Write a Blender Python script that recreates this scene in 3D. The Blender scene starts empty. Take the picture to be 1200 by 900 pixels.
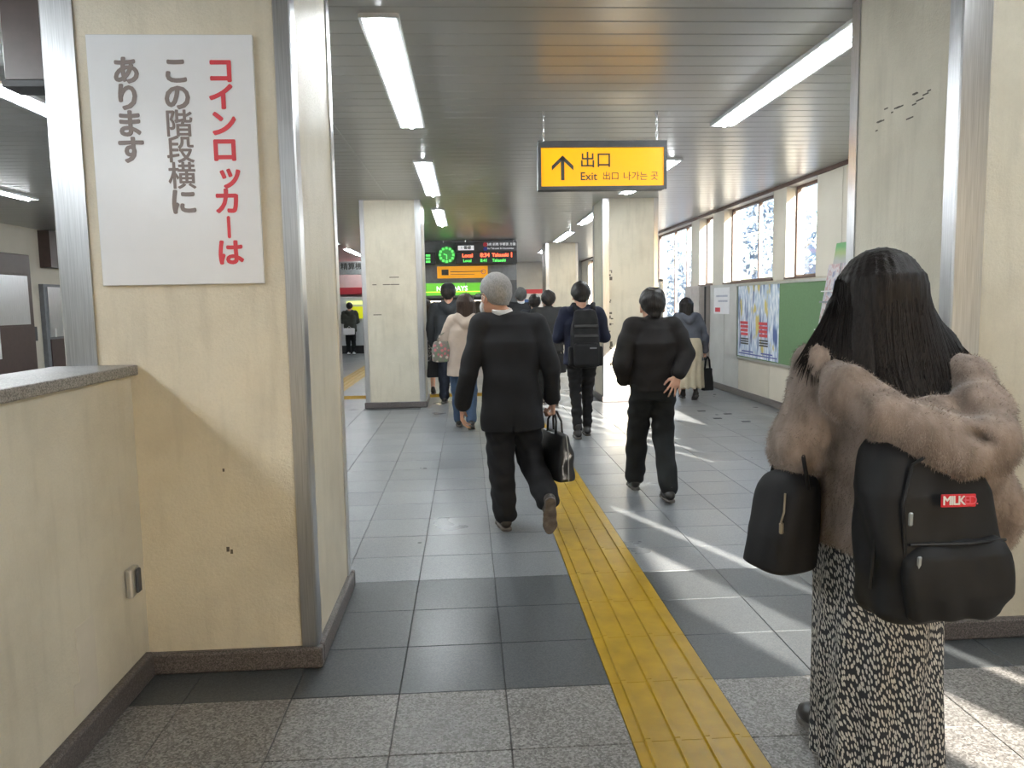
import bpy, bmesh, math, random
import numpy as np
from mathutils import Matrix, Vector
C = bpy.context.scene
COL = C.collection
random.seed(7)
PI = math.pi
# ------------------------------------------------------------------ camera
f_px = 904.0
cd = bpy.data.cameras.new('camera'); cam = bpy.data.objects.new('camera', cd); COL.objects.link(cam)
cd.sensor_fit = 'HORIZONTAL'; cd.sensor_width = 36.0; cd.lens = 36.0 * f_px / 1200.0
cd.clip_start = 0.05; cd.clip_end = 400
vf = np.array([-53., -93., f_px]); vd = np.array([155., 8700., f_px])      # vanishing points of the hall's depth and plumb lines
ay = vf / np.linalg.norm(vf); az = -(vd - vd.dot(ay) * ay); az /= np.linalg.norm(az); ax = np.cross(ay, az)
R_ = np.stack([ax, ay, az])
right, up, back = R_[:, 0], -R_[:, 1], -R_[:, 2]
M4 = Matrix(((right[0], up[0], back[0], 0), (right[1], up[1], back[1], 0), (right[2], up[2], back[2], 1.45), (0, 0, 0, 1)))
cam.matrix_world = M4
C.camera = cam
# ------------------------------------------------------------------ sky, sun, exposure
C.view_settings.view_transform = 'Standard'; C.view_settings.look = 'None'
C.view_settings.gamma = 1.0; C.view_settings.use_curve_mapping = False
C.view_settings.exposure = 0.42
SUN_DIR = Vector((-0.352, 0.882, -0.315)).normalized()      # winter morning sun from behind on the right, about 18 degrees up
world = bpy.data.worlds.new('sky'); C.world = world; world.use_nodes = True
wn = world.node_tree; wn.nodes.clear()
wo = wn.nodes.new('ShaderNodeOutputWorld'); wb = wn.nodes.new('ShaderNodeBackground'); ws = wn.nodes.new('ShaderNodeTexSky')
ws.sky_type = 'NISHITA'; ws.sun_disc = False; ws.sun_elevation = math.radians(18.5)
ws.sun_rotation = math.atan2(-SUN_DIR.x, -SUN_DIR.y)
ws.air_density = 1.0; ws.dust_density = 1.6; ws.ozone_density = 1.0
wb.inputs['Strength'].default_value = .45
wn.links.new(ws.outputs[0], wb.inputs[0]); wn.links.new(wb.outputs[0], wo.inputs[0])
sl = bpy.data.lights.new('sun', 'SUN'); sl.energy = 25.0; sl.angle = math.radians(0.53); sl.color = (1.0, 0.93, 0.82)
so = bpy.data.objects.new('sun', sl); COL.objects.link(so); so.rotation_euler = SUN_DIR.to_track_quat('-Z', 'Y').to_euler(); so.location = (20, -30, 20)
C.cycles.max_bounces = 8; C.cycles.diffuse_bounces = 4; C.cycles.glossy_bounces = 4; C.cycles.transparent_max_bounces = 16
C.cycles.caustics_reflective = False; C.cycles.caustics_refractive = False; C.cycles.sample_clamp_indirect = 6.0
LAMP = 74.0     # brightness of the fluorescent tubes
# ------------------------------------------------------------------ material helpers
def nt(name):
    m = bpy.data.materials.new(name); m.use_nodes = True
    return m, m.node_tree, m.node_tree.nodes['Principled BSDF']
def c4(c): return (c[0], c[1], c[2], 1.0)
def S(r, g, b):     # sRGB 0-255 to linear
    f = lambda u: u / 12.92 if u <= .04045 else ((u + .055) / 1.055) ** 2.4
    return (f(r / 255), f(g / 255), f(b / 255))
def coords(t, obj, scale=(1, 1, 1)):
    tc = t.nodes.new('ShaderNodeTexCoord'); mp = t.nodes.new('ShaderNodeMapping'); mp.inputs['Scale'].default_value = scale
    if obj: t.links.new(tc.outputs['Object'], mp.inputs[0])
    else:
        g = t.nodes.new('ShaderNodeNewGeometry'); t.links.new(g.outputs['Position'], mp.inputs[0])
    return mp.outputs[0]
def noise(t, vec, scale, detail=3, rough=.5):
    n = t.nodes.new('ShaderNodeTexNoise'); n.inputs['Scale'].default_value = scale; n.inputs['Detail'].default_value = detail
    n.inputs['Roughness'].default_value = rough; t.links.new(vec, n.inputs['Vector']); return n.outputs['Fac']
def ramp(t, fac, stops):
    r = t.nodes.new('ShaderNodeValToRGB'); e = r.color_ramp.elements
    while len(e) < len(stops): e.new(.5)
    for el, (p, c) in zip(e, stops): el.position = p; el.color = c4(c) if len(c) == 3 else c
    t.links.new(fac, r.inputs[0]); return r.outputs[0]
def bump(t, b, fac, strength, dist):
    n = t.nodes.new('ShaderNodeBump'); n.inputs['Strength'].default_value = strength; n.inputs['Distance'].default_value = dist
    t.links.new(fac, n.inputs['Height']); t.links.new(n.outputs[0], b.inputs['Normal'])
def mix(t, fac, a, b, mode='MIX'):
    n = t.nodes.new('ShaderNodeMix'); n.data_type = 'RGBA'; n.blend_type = mode
    if isinstance(fac, float): n.inputs[0].default_value = fac
    else: t.links.new(fac, n.inputs[0])
    for i, v in ((6, a), (7, b)):
        if isinstance(v, tuple): n.inputs[i].default_value = c4(v)
        else: t.links.new(v, n.inputs[i])
    return n.outputs[2]
def plain(name, col, rough=.5, metal=0., var=.12, vs=12., bs=None, bd=.002, spec=.5, scale=(1, 1, 1), obj=True, sheen=0.):
    m, t, b = nt(name); v = coords(t, obj, scale)
    lo = tuple(max(0, c * (1 - var)) for c in col); hi = tuple(min(1, c * (1 + var)) for c in col)
    n = noise(t, v, vs); t.links.new(ramp(t, n, [(.3, lo), (.7, hi)]), b.inputs['Base Color'])
    b.inputs['Roughness'].default_value = rough; b.inputs['Metallic'].default_value = metal; b.inputs['Specular IOR Level'].default_value = spec
    if sheen: b.inputs['Sheen Weight'].default_value = sheen
    if bs: bump(t, b, noise(t, v, bs, 4), .5, bd)
    return m
def emit(name, col, s):
    m, t, b = nt(name); b.inputs['Base Color'].default_value = c4(col); b.inputs['Emission Color'].default_value = c4(col); b.inputs['Emission Strength'].default_value = s
    b.inputs['Roughness'].default_value = .3
    return m
def granite(name, cols, rough, sc=160., warm=None):
    m, t, b = nt(name); v = coords(t, False)
    vo = t.nodes.new('ShaderNodeTexVoronoi'); vo.inputs['Scale'].default_value = sc; t.links.new(v, vo.inputs['Vector'])
    sp = t.nodes.new('ShaderNodeSeparateColor'); t.links.new(vo.outputs['Color'], sp.inputs[0])
    base = ramp(t, sp.outputs[0], [(0, cols[0]), (.45, cols[1]), (1, cols[2])])
    big = noise(t, v, 1.7, 4); oi = t.nodes.new('ShaderNodeObjectInfo')
    j = t.nodes.new('ShaderNodeMath'); j.operation = 'MULTIPLY_ADD'; t.links.new(oi.outputs['Random'], j.inputs[0]); j.inputs[1].default_value = .35; t.links.new(big, j.inputs[2])
    shade = ramp(t, j.outputs[0], [(.3, (.84, .84, .84)), (.95, (1.1, 1.1, 1.1))])
    t.links.new(mix(t, 1.0, base, shade, 'MULTIPLY'), b.inputs['Base Color'])
    t.links.new(ramp(t, big, [(.3, (rough - .06,) * 3), (.75, (rough + .08,) * 3)]), b.inputs['Roughness'])
    bump(t, b, sp.outputs[1], .12, .001)
    return m
def stucco(name, col, stain):
    m, t, b = nt(name); v = coords(t, False)
    n1 = noise(t, v, 2.2, 6, .62); vs = coords(t, False, (5, 5, .7)); n2 = noise(t, vs, 3.0, 5)
    c = mix(t, ramp(t, n1, [(.42, (0, 0, 0)), (.75, (.75, .75, .75))]), col, stain)
    c = mix(t, ramp(t, n2, [(.52, (0, 0, 0)), (.8, (.4, .4, .4))]), c, tuple(x * .8 for x in stain))
    n3 = noise(t, v, 130., 3); c = mix(t, ramp(t, n3, [(.3, (.22, .22, .22)), (.6, (0, 0, 0))]), c, tuple(x * .78 for x in col))
    t.links.new(c, b.inputs['Base Color']); b.inputs['Roughness'].default_value = .42
    vo = noise(t, v, 75., 5, .7); bump(t, b, vo, .55, .006)
    return m
def steel(name):
    m, t, b = nt(name); v = coords(t, False, (1, 1, .02)); n = noise(t, v, 240., 2); n2 = noise(t, coords(t, False), 2.2, 3)
    b.inputs['Metallic'].default_value = 1.0
    t.links.new(ramp(t, n, [(.3, (.50, .51, .53)), (.7, (.66, .67, .69))]), b.inputs['Base Color'])
    b.inputs['Roughness'].default_value = .3
    return m
def glass(name, tint, refl=.06):
    m, t, b = nt(name); t.nodes.remove(b); o = t.nodes['Material Output']
    tr = t.nodes.new('ShaderNodeBsdfTransparent'); tr.inputs[0].default_value = c4(tint)
    gl = t.nodes.new('ShaderNodeBsdfGlossy'); gl.inputs['Roughness'].default_value = .03
    lw = t.nodes.new('ShaderNodeLayerWeight'); lw.inputs[0].default_value = .5; pw_ = t.nodes.new('ShaderNodeMath'); pw_.operation = 'POWER'; pw_.inputs[1].default_value = 5.0
    t.links.new(lw.outputs['Facing'], pw_.inputs[0]); ad = t.nodes.new('ShaderNodeMath'); ad.operation = 'MULTIPLY_ADD'; ad.inputs[1].default_value = .6; ad.inputs[2].default_value = refl * .6
    t.links.new(pw_.outputs[0], ad.inputs[0]); mx = t.nodes.new('ShaderNodeMixShader'); t.links.new(ad.outputs[0], mx.inputs[0]); t.links.new(tr.outputs[0], mx.inputs[1]); t.links.new(gl.outputs[0], mx.inputs[2])
    t.links.new(mx.outputs[0], o.inputs[0]); return m
MT = {}
MT['stucco'] = stucco('cream_stucco', (.65, .61, .505), (.47, .435, .35))
MT['wallcream'] = plain('cream_board', (.56, .52, .44), .55, var=.06, vs=2, obj=False)
MT['wallgrey'] = plain('grey_board', (.50, .50, .48), .5, var=.08, vs=3, obj=False)
MT['steel'] = steel('brushed_steel')
MT['plinth'] = granite('plinth_granite', [(.045, .04, .04), (.09, .08, .078), (.17, .15, .15)], .35, 260.)
MT['coping'] = granite('coping_granite', [(.09, .085, .08), (.2, .19, .18), (.34, .32, .3)], .35, 240.)
MT['tile_far'] = granite('blue_grey_tile', [(.17, .18, .19), (.205, .216, .227), (.245, .256, .264)], .33, 190.)
MT['tile_dark'] = granite('charcoal_tile', [(.05, .056, .061), (.07, .077, .083), (.10, .107, .11)], .34, 210.)
MT['tile_near'] = granite('speckled_tile', [(.115, .108, .101), (.215, .205, .195), (.38, .365, .35)], .42, 150.)
MT['grout'] = plain('grout', (.13, .13, .135), .8, var=.2, obj=False)
MT['yellow'] = plain('tactile_yellow', (.42, .255, .006), .38, var=.14, vs=9, bs=300, bd=.0005, obj=False)
MT['slat'] = plain('ceiling_slat', (.50, .50, .485), .30, metal=.25, var=.05, vs=1.2, obj=False)
MT['ceil'] = plain('ceiling_void', (.03, .03, .03), .9)
MT['tube'] = emit('lamp_tube', (.93, .98, 1.0), LAMP)
MT['reflglow'] = emit('reflector_glow', (.88, .95, 1.0), .6)  # light the tubes throw on the reflector, put in as its own glow
MT['white'] = plain('white_enamel', (.75, .77, .78), .35, var=.03)
MT['black'] = plain('black_paint', (.02, .022, .025), .4, var=.2)
MT['dkgrey'] = plain('dark_grey_paint', (.06, .063, .07), .5, var=.15)
MT['midgrey'] = plain('mid_grey_paint', (.17, .18, .20), .5, var=.1)
MT['brown'] = plain('brown_window_frame', (.11, .06, .045), .45, var=.15)
MT['brownpanel'] = plain('brown_panel', (.07, .045, .04), .35, var=.1)
MT['glass'] = glass('window_glass', (.93, .96, 1.0))
MT['green'] = plain('green_felt', (.115, .20, .10), .85, var=.05, vs=40, bs=400, bd=.0006)
MT['alu'] = plain('aluminium', (.6, .61, .6), .35, metal=.8, var=.04)
MT['red'] = plain('red_print', (.62, .05, .07), .4, var=.04)
MT['greytext'] = plain('grey_print', (.2, .165, .16), .4, var=.04)
MT['poster'] = plain('white_board', (.74, .77, .82), .22, var=.015)
MT['paper'] = plain('white_paper', (.72, .72, .74), .5, var=.03)
MT['ext'] = plain('far_facade', (.55, .6, .68), .7, var=.1)
# ------------------------------------------------------------------ mesh helpers
WL = {}
class MB:
    def __init__(s): s.v = []; s.f = []; s.m = []
    def add(s, vs, fs, mi=0):
        n = len(s.v); s.v += [tuple(map(float, p)) for p in vs]; s.f += [tuple(n + i for i in q) for q in fs]; s.m += [mi] * len(fs); return s
    def box(s, x0, y0, z0, x1, y1, z1, mi=0):
        return s.add([(x0, y0, z0), (x1, y0, z0), (x1, y1, z0), (x0, y1, z0), (x0, y0, z1), (x1, y0, z1), (x1, y1, z1), (x0, y1, z1)],
                     [(0, 3, 2, 1), (4, 5, 6, 7), (0, 1, 5, 4), (1, 2, 6, 5), (2, 3, 7, 6), (3, 0, 4, 7)], mi)
    def bbox(s, x0, y0, z0, x1, y1, z1, b=.005, seg=2, mi=0):
        bm = bmesh.new(); bmesh.ops.create_cube(bm, size=1)
        for v in bm.verts: v.co = ((x0 + x1) / 2 + v.co.x * (x1 - x0), (y0 + y1) / 2 + v.co.y * (y1 - y0), (z0 + z1) / 2 + v.co.z * (z1 - z0))
        bmesh.ops.bevel(bm, geom=bm.edges[:], offset=b, segments=seg, profile=.5, affect='EDGES')
        bm.verts.index_update(); s.add([v.co[:] for v in bm.verts], [[v.index for v in f.verts] for f in bm.faces], mi); bm.free(); return s
    def tube(s, pts, r, n=8, mi=0, flat=1.0, closed=False):
        pts = [Vector(p) for p in pts]; rs = r if isinstance(r, (list, tuple)) else [r] * len(pts); rings = []; ref = None
        for i, p in enumerate(pts):
            d = (pts[min(i + 1, len(pts) - 1)] - pts[max(i - 1, 0)]).normalized()
            if ref is None: ref = Vector((0, 0, 1)) if abs(d.z) < .9 else Vector((1, 0, 0))
            u = d.cross(ref).normalized(); w = u.cross(d).normalized(); ref = w
            rings.append([p + (u * math.cos(2 * PI * k / n) + w * math.sin(2 * PI * k / n) * flat) * rs[i] for k in range(n)])
        vs = [q for rg in rings for q in rg]; fs = []
        for i in range(len(pts) - 1):
            for k in range(n): fs.append((i * n + k, i * n + (k + 1) % n, (i + 1) * n + (k + 1) % n, (i + 1) * n + k))
        fs.append(tuple(range(n))[::-1]); fs.append(tuple((len(pts) - 1) * n + k for k in range(n)))
        return s.add(vs, fs, mi)
    def build(s, name, mats, parent=None, local=False, smooth=False, kind=None):
        me = bpy.data.meshes.new(name)
        off = WL.get(parent.name, (0, 0, 0)) if parent is not None and not local else (0, 0, 0)
        me.from_pydata([(a - off[0], b - off[1], c - off[2]) for a, b, c in s.v], [], s.f)
        mats = mats if isinstance(mats, (list, tuple)) else [mats]
        for m in mats: me.materials.append(m)
        if len(mats) > 1: me.polygons.foreach_set('material_index', s.m)
        if smooth: me.polygons.foreach_set('use_smooth', [True] * len(s.f))
        return link(name, me, parent, kind)
def link(name, data, parent=None, kind=None):
    o = bpy.data.objects.new(name, data); COL.objects.link(o)
    if parent is not None: o.parent = parent; WL[o.name] = WL.get(parent.name, (0, 0, 0))
    if kind: o['kind'] = kind
    return o
def tag(o, label, cat, group=None):
    o['label'] = label; o['category'] = cat
    if group: o['group'] = group
    return o
def thing(name, label, cat, loc=(0, 0, 0), rz=0., group=None):
    o = bpy.data.objects.new(name, None); COL.objects.link(o); o.location = loc; o.rotation_euler = (0, 0, rz); o.empty_display_size = .1
    WL[o.name] = tuple(loc); return tag(o, label, cat, group)
def copy(src, parent, loc=None):
    o = src.copy(); COL.objects.link(o); o.parent = parent
    if loc is not None: o.location = loc
    return o
def text(name, body, size, mat, parent, mtx, align='CENTER', fat=0., ext=.0008, spacing=1., line=1., kind=None):
    cu = bpy.data.curves.new(name, 'FONT'); cu.body = body; cu.size = size; cu.align_x = align; cu.align_y = 'CENTER'; cu.offset = fat; cu.extrude = ext
    cu.space_character = spacing; cu.space_line = line; cu.resolution_u = 3; cu.materials.append(mat)
    cu.offset = 0.; tmp = bpy.data.objects.new('tmp', cu); COL.objects.link(tmp); bpy.context.view_layer.update()
    me = bpy.data.meshes.new_from_object(tmp.evaluated_get(bpy.context.evaluated_depsgraph_get())); COL.objects.unlink(tmp); bpy.data.objects.remove(tmp)
    if fat:       # heavier strokes: the glyph laid over itself in a small ring
        n = len(me.vertices); co = np.empty(n * 3, np.float32); me.vertices.foreach_get('co', co); co = co.reshape(-1, 3); fs = [tuple(p.vertices) for p in me.polygons]
        ring = [(0, 0)] + [(fat * math.cos(a * PI / 4), fat * math.sin(a * PI / 4)) for a in range(8)]
        vs = np.concatenate([co + np.array((dx, dy, .00003 * k)) for k, (dx, dy) in enumerate(ring)])
        me = bpy.data.meshes.new(name); me.from_pydata(vs.tolist(), [], [tuple(i + n * k for i in q) for k in range(9) for q in fs]); me.materials.append(mat)
    me.name = name; o = bpy.data.objects.new(name, me); COL.objects.link(o); o.parent = parent; o.matrix_local = mtx; WL[o.name] = WL.get(parent.name, (0, 0, 0))
    return o
FACE = Matrix.Rotation(PI / 2, 4, 'X')        # text that faces -Y (towards the viewer)
def face(x, y, z, rz=0.): return Matrix.Translation((x, y, z)) @ Matrix.Rotation(rz, 4, 'Z') @ FACE
# ================================================================== the hall
H = 2.915
def struct(name, mb, mats, kind='structure'):
    return mb.build(name, mats, kind=kind)
# floor: base slab, tiles laid on it
fl = struct('floor', MB().box(-1.56, -6, -.25, 4.3, 28, -.006).box(-8, 3.1, -.25, -1.56, 28, -.006), MT['grout'])
def tile_mesh(mat):
    m = MB().bbox(-.1986, -.1986, -.02, .1986, .1986, 0, .002, 1); me = bpy.data.meshes.new('tile'); me.from_pydata(m.v, [], m.f); me.materials.append(mat); return me
TM = {k: tile_mesh(MT[k]) for k in ('tile_near', 'tile_dark', 'tile_far')}
X0, Y0, T = -.287, 2.785, .4
COLS = [(-1.535, 3.04, -.635, 3.93), (-1.46, 11.0, -.62, 11.88), (1.965, 3.04, 2.80, 3.93), (1.955, 11.05, 2.755, 11.9), (1.955, 19.05, 2.755, 19.9), (-1.46, 19.0, -.62, 19.88)]
def in_col(x, y): return any(a - .05 < x < c + .05 and b - .05 < y < d + .05 for a, b, c, d in COLS)
rest = {k: MB() for k in TM}
cand = []
for j in range(-14, 64):
    for i in range(-19, 11):
        x, y = X0 + T * (i + .5), Y0 + T * (j + .5)
        if abs(x - .713) < .1 or x > 4.1 or y < -5.9 or y > 27.6: continue
        if x < -1.3 and y < 3.0: continue
        if x < -7.6: continue
        k = 'tile_near' if j < 0 else 'tile_dark' if j < 3 else 'tile_far'
        if in_col(x, y): continue
        # what the camera sees nearest gets its own tile
        vis = y > 1.3 and x > -.75 - .30 * max(0, y - 4) and abs(x) < .2 + .74 * y
        cand.append((y if vis else 99 + abs(y), x, y, k))
cand.sort()
for n, (_, x, y, k) in enumerate(cand):
    if n < 295 and _ < 99:
        o = bpy.data.objects.new('tile', TM[k]); COL.objects.link(o); o.parent = fl; o.location = (x, y, random.uniform(-.0006, .0004))
    else:
        rest[k].box(x - .1986, y - .1986, -.02, x + .1986, y + .1986, 0)
for k, m in rest.items():
    m.build('tiles_beyond', MT[k], fl, kind='stuff')
# tactile paving: 0.4 m blocks with four raised bars
def tactile(along_y=True):
    m = MB().bbox(-.1994, -.1994, -.02, .1994, .1994, .003, .001, 1)
    for q in (-.15, -.05, .05, .15):
        a, b, z0, z1, e = .012, .009, .003, .013, .1985
        vs = [(q - a, -e, z0), (q + a, -e, z0), (q + a, e, z0), (q - a, e, z0), (q - b, -e, z1), (q + b, -e, z1), (q + b, e, z1), (q - b, e, z1)]
        fs = [(4, 5, 6, 7), (0, 1, 5, 4), (1, 2, 6, 5), (2, 3, 7, 6), (3, 0, 4, 7)]
        if not along_y: vs = [(y, -x, z) for x, y, z in vs]
        m.add(vs, fs)
    me = bpy.data.meshes.new('tactile_block'); me.from_pydata(m.v, [], m.f); me.materials.append(MT['yellow']); return me
tm, tmx = tactile(), tactile(False)
strip = thing('tactile_paving', 'yellow ribbed tactile paving strip running away down the hall floor', 'tactile paving', (.713, Y0, 0))
for j in range(-10, 24):
    o = bpy.data.objects.new('tactile_block', tm); COL.objects.link(o); o.parent = strip; o.location = (0, T * (j + .5), 0)
s2 = thing('tactile_paving', 'yellow tactile paving line crossing the floor behind the far left column', 'tactile paving', (0, 12.385, .001))
for i in range(-14, 2):
    o = bpy.data.objects.new('tactile_block', tmx); COL.objects.link(o); o.parent = s2; o.location = (X0 + T * (i + .5), 0, 0)
s3 = thing('tactile_paving', 'yellow tactile paving strip left of the far left column heading for the machine', 'tactile paving', (-2.35, 12.6, .0015))
for j in range(0, 25):
    o = bpy.data.objects.new('tactile_block', tm); COL.objects.link(o); o.parent = s3; o.location = (0, T * (j + .5), 0)
# ceiling: dark void above, linear metal slats below
ce = struct('ceiling', MB().box(-8, -6, H + .03, 4.3, 28, H + .2), MT['ceil'])
PITCH = .19
def slat_mesh(x0, x1):
    m = MB(); w = PITCH / 2 - .004; prof = [(-w - .004, .0045), (-w, .0032), (-w + .005, 0), (w - .005, 0), (w, .0032), (w + .004, .0045)]
    vs = [(x0, y, H + z) for y, z in prof] + [(x1, y, H + z) for y, z in prof]
    m.add(vs, [(k, k + 1, k + 7, k + 6) for k in range(5)]); return m
SX = [(-1.035, 4.1), (-7.6, -1.055)]
for x0, x1 in SX:
    sm = slat_mesh(x0, x1); me = bpy.data.meshes.new('slat'); me.from_pydata(sm.v, [], sm.f); me.materials.append(MT['slat'])
    far = MB()
    for k in range(-45, 180):
        y = 2.0 + PITCH * k
        if y > 27.4 or y < -5.9: continue
        if 2.6 < y < 10.5:
            o = bpy.data.objects.new('slat', me); COL.objects.link(o); o.parent = ce; o.location = (0, y, 0)
        else: far.add([(a, b + y, c) for a, b, c in sm.v], sm.f)
    far.build('slats_beyond', MT['slat'], ce, kind='stuff')
struct('trim_1', MB().box(-1.055, -6, H - .004, -1.035, 27.5, H + .02), MT['slat'])
# ------------------------------------------------------------------ columns clad in stucco with steel corners and granite plinth
def column(x0, y0, x1, y1, label, cw=(.08, .08), top=H + .03):
    c = thing('column', label, 'column', ((x0 + x1) / 2, (y0 + y1) / 2, 0)); c['kind'] = 'structure'
    i = .004
    MB().box(x0 + i, y0 + i, .08, x1 - i, y1 - i, top).build('shaft', MT['stucco'], c)
    p = .022
    for a in ((x0 - p, y0 - p, x1 + p, y0 + .02), (x0 - p, y1 - .02, x1 + p, y1 + p), (x0 - p, y0 + .02, x0 + .02, y1 - .02), (x1 - .02, y0 + .02, x1 + p, y1 - .02)):
        MB().bbox(a[0], a[1], 0, a[2], a[3], .088, .011, 2).build('plinth', MT['plinth'], c)
    t, b = .003, .02
    for sx, xx, w in ((1, x0, cw[0]), (-1, x1, cw[1])):
        for sy, yy in ((1, y0), (-1, y1)):
            q = MB(); d = .08
            pts = [(xx - sx * t, yy + sy * d), (xx - sx * t, yy - sy * t + sy * .006), (xx - sx * t + sx * .006, yy - sy * t), (xx + sx * w, yy - sy * t), (xx + sx * w, yy + sy * .01), (xx + sx * .01, yy + sy * .01), (xx + sx * .01, yy + sy * d)]
            n = len(pts); vs = [(u, v_, .086) for u, v_ in pts] + [(u, v_, top) for u, v_ in pts]
            fs = [(k, (k + 1) % n, (k + 1) % n + n, k + n) for k in range(n)]
            if sx * sy < 0: fs = [g[::-1] for g in fs]
            q.add(vs, fs).build('steel_corner', MT['steel'], c)
    return c
lab = ['cream stuccoed column with the white notice board on its face', 'cream column with steel edges standing beyond the suited man on the left',
       'cream column with steel edges behind the long haired woman', 'cream column with scuffed corner behind the balding man',
       'farthest cream column seen beyond the backpack wearer', 'cream column hidden behind the far left column']
cwid = [(.117, .06), (.06, .08), (.12, .08), (.09, .06), (.08, .06), (.08, .08)]
cols = [column(*c, l, w) for c, l, w in zip(COLS, lab, cwid)]
# scuffs on the columns
scuff = plain('scuff_mark', (.10, .088, .07), .6)
def scuffs(parent, x, y, z, spec, side):
    m = MB()
    for dx, dz, w, h in spec:
        if side == 'L': m.box(x - .0015, y + dx - w / 2, z + dz - h / 2, x + .001, y + dx + w / 2, z + dz + h / 2)
        else: m.box(x + dx - w / 2, y - .0015, z + dz - h / 2, x + dx + w / 2, y + .001, z + dz + h / 2)
    m.build('scuff', scuff, parent)
rr = random.Random(3)
scuffs(cols[2], 1.969, 3.45, 2.28, [(rr.uniform(-.2, .28), rr.uniform(-.05, .05), rr.uniform(.012, .06), .006) for _ in range(14)], 'L')
scuffs(cols[3], 2.06, 11.054, 1.2, [(rr.uniform(-.03, .03), rr.uniform(-.9, .7), rr.uniform(.01, .045), rr.uniform(.008, .05)) for _ in range(26)], 'F')
scuffs(cols[1], -1.05, 11.004, 1.75, [(rr.uniform(-.25, .15), rr.choice((0, -.42, .1)), rr.uniform(.03, .12), .012) for _ in range(9)], 'F')
scuffs(cols[0], -.97, 3.044, .5, [(0, 0, .012, .02), (.014, -.01, .01, .018), (.0, .32, .008, .012)], 'F')
# stairwell parapet on the left: low stucco wall with granite coping
lw = struct('wall_parapet', MB().box(-1.55, -5.9, -.02, -1.30, 3.043, 1.205), MT['stucco'])
cp = MB()
for k in range(6): cp.bbox(-1.585, 3.045 - 1.5 * (k + 1) + .002, 1.203, -1.268, 3.04 - 1.5 * k, 1.243, .006, 2)
for k in range(6):
    MB().bbox(-1.585, 3.045 - 1.5 * (k + 1) + .002, 1.203, -1.268, 3.04 - 1.5 * k, 1.243, .006, 2).build('coping_stone', MT['coping'], lw)
struct('baseboard_left', MB().bbox(-1.31, -5.9, 0, -1.272, 3.02, .105, .012, 2), MT['plinth'])
pp = plain('paint_patch', (.60, .56, .48), .6, var=.04, obj=False)
MB().box(-1.3012, 2.50, .14, -1.2985, 2.62, .42).box(-1.3012, 2.46, .14, -1.2985, 2.5, .24).build('paint_patch', pp, lw)
pl = thing('cover_plate', 'small grey metal cover plate on the low wall beside the column', 'cover plate', (-1.30, 2.905, .43))
MB().bbox(-1.3, 2.868, .375, -1.272, 2.942, .487, .008, 2).build('plate_body', MT['steel'], pl)
MB().bbox(-1.275, 2.90, .385, -1.264, 2.935, .477, .004, 1).build('flap', MT['dkgrey'], pl)
# stairs going down behind the parapet
st = MB()
for k in range(9): st.box(-7.6, 2.8 - .3 * k, -.17 * (k + 1) - .3, -1.56, 3.1 - .3 * k, -.17 * (k + 1))
struct('floor_stairs', st, MT['tile_dark'])
# ------------------------------------------------------------------ walls
wall_l = struct('wall_left', MB().box(-7.9, -6, -3, -7.6, 28, H + .1), MT['wallcream'])
# unseen wall behind the viewer, with an opening added to let daylight in
struct('wall_back', MB().box(-8, -6.3, -3, 2.1, -6, H + .1).box(2.1, -6.3, 2.2, 4.4, -6, H + .1).box(3.6, -6.3, -3, 4.4, -6, 2.2), MT['wallcream'])
struct('added_sun_canopy', MB().box(-3, -17, 2.6, 4.4, -6.3, 2.75), MT['wallgrey'])  # unseen canopy, added to keep direct sun out of the back opening
struct('wall_far', MB().box(-8, 27.5, -.2, 4.4, 27.8, H + .1), MT['wallgrey'])
WX = 4.1
ZS, ZH = 1.72, 2.87
# gaps added in the unseen near wall, shaped to throw the sun streaks, then the windows: (y0, y1, sill)
SUN_GAPS = [(-4.35, -3.35, .9), (-2.60, -2.38, ZS), (1.78, 1.98, ZS), (2.35, 2.6, ZS), (2.95, 3.3, ZS), (3.5, 3.85, ZS), (5.3, 6.9, 1.2, 2.6)]
OPEN = [(8.93, 9.80, ZS), (10.22, 12.2, ZS), (12.76, 13.5, ZS), (13.98, 16.9, .75), (17.5, 20.3, ZS), (21.0, 23.2, 1.2), (23.8, 26, 1.2)]
wr = MB(); y = -6.0
for th, ops, end in ((.04, SUN_GAPS, 7.6), (.24, OPEN, 27.8)):
    for a, b, s, *hd_ in ops:
        zh = hd_[0] if hd_ else ZH
        wr.box(WX, y, 0, WX + th, a, H + .1); wr.box(WX, a, 0, WX + th, b, s); wr.box(WX, a, zh, WX + th, b, H + .1); y = b
    wr.box(WX, y, 0, WX + th, end, H + .1); y = end
wall_r = struct('wall_right', wr, MT['wallcream'])
wi = 0
for a, b, s in OPEN:
    wi += 1
    w = MB(); t = .035; x0, x1 = WX + .13, WX + .18
    w.box(x0, a, s, x1, b, s + t).box(x0, a, ZH - t, x1, b, ZH).box(x0, a, s + t, x1, a + t, ZH - t).box(x0, b - t, s + t, x1, b, ZH - t)
    fr = w.build('window_%d' % wi, MT['brown'], kind='structure')
    muls = {2: [11.08], 4: [14.75, 15.6], 5: [18.9], 6: [22.1]}.get(wi, [])
    ys = [a + t] + [q for m_ in muls for q in (m_ - .02, m_ + .02)] + [b - t]
    for m_ in muls: MB().box(x0, m_ - .02, s + t, x1, m_ + .02, ZH - t).build('mullion', MT['brown'], fr)
    for k in range(0, len(ys), 2): MB().box(WX + .153, ys[k], s + t, WX + .157, ys[k + 1], ZH - t).build('pane', MT['glass'], fr)
    MB().box(WX - .012, a - .02, s - .02, WX + .13, b + .02, s + .004).build('window_sill', MT['brown'], fr)
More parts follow.
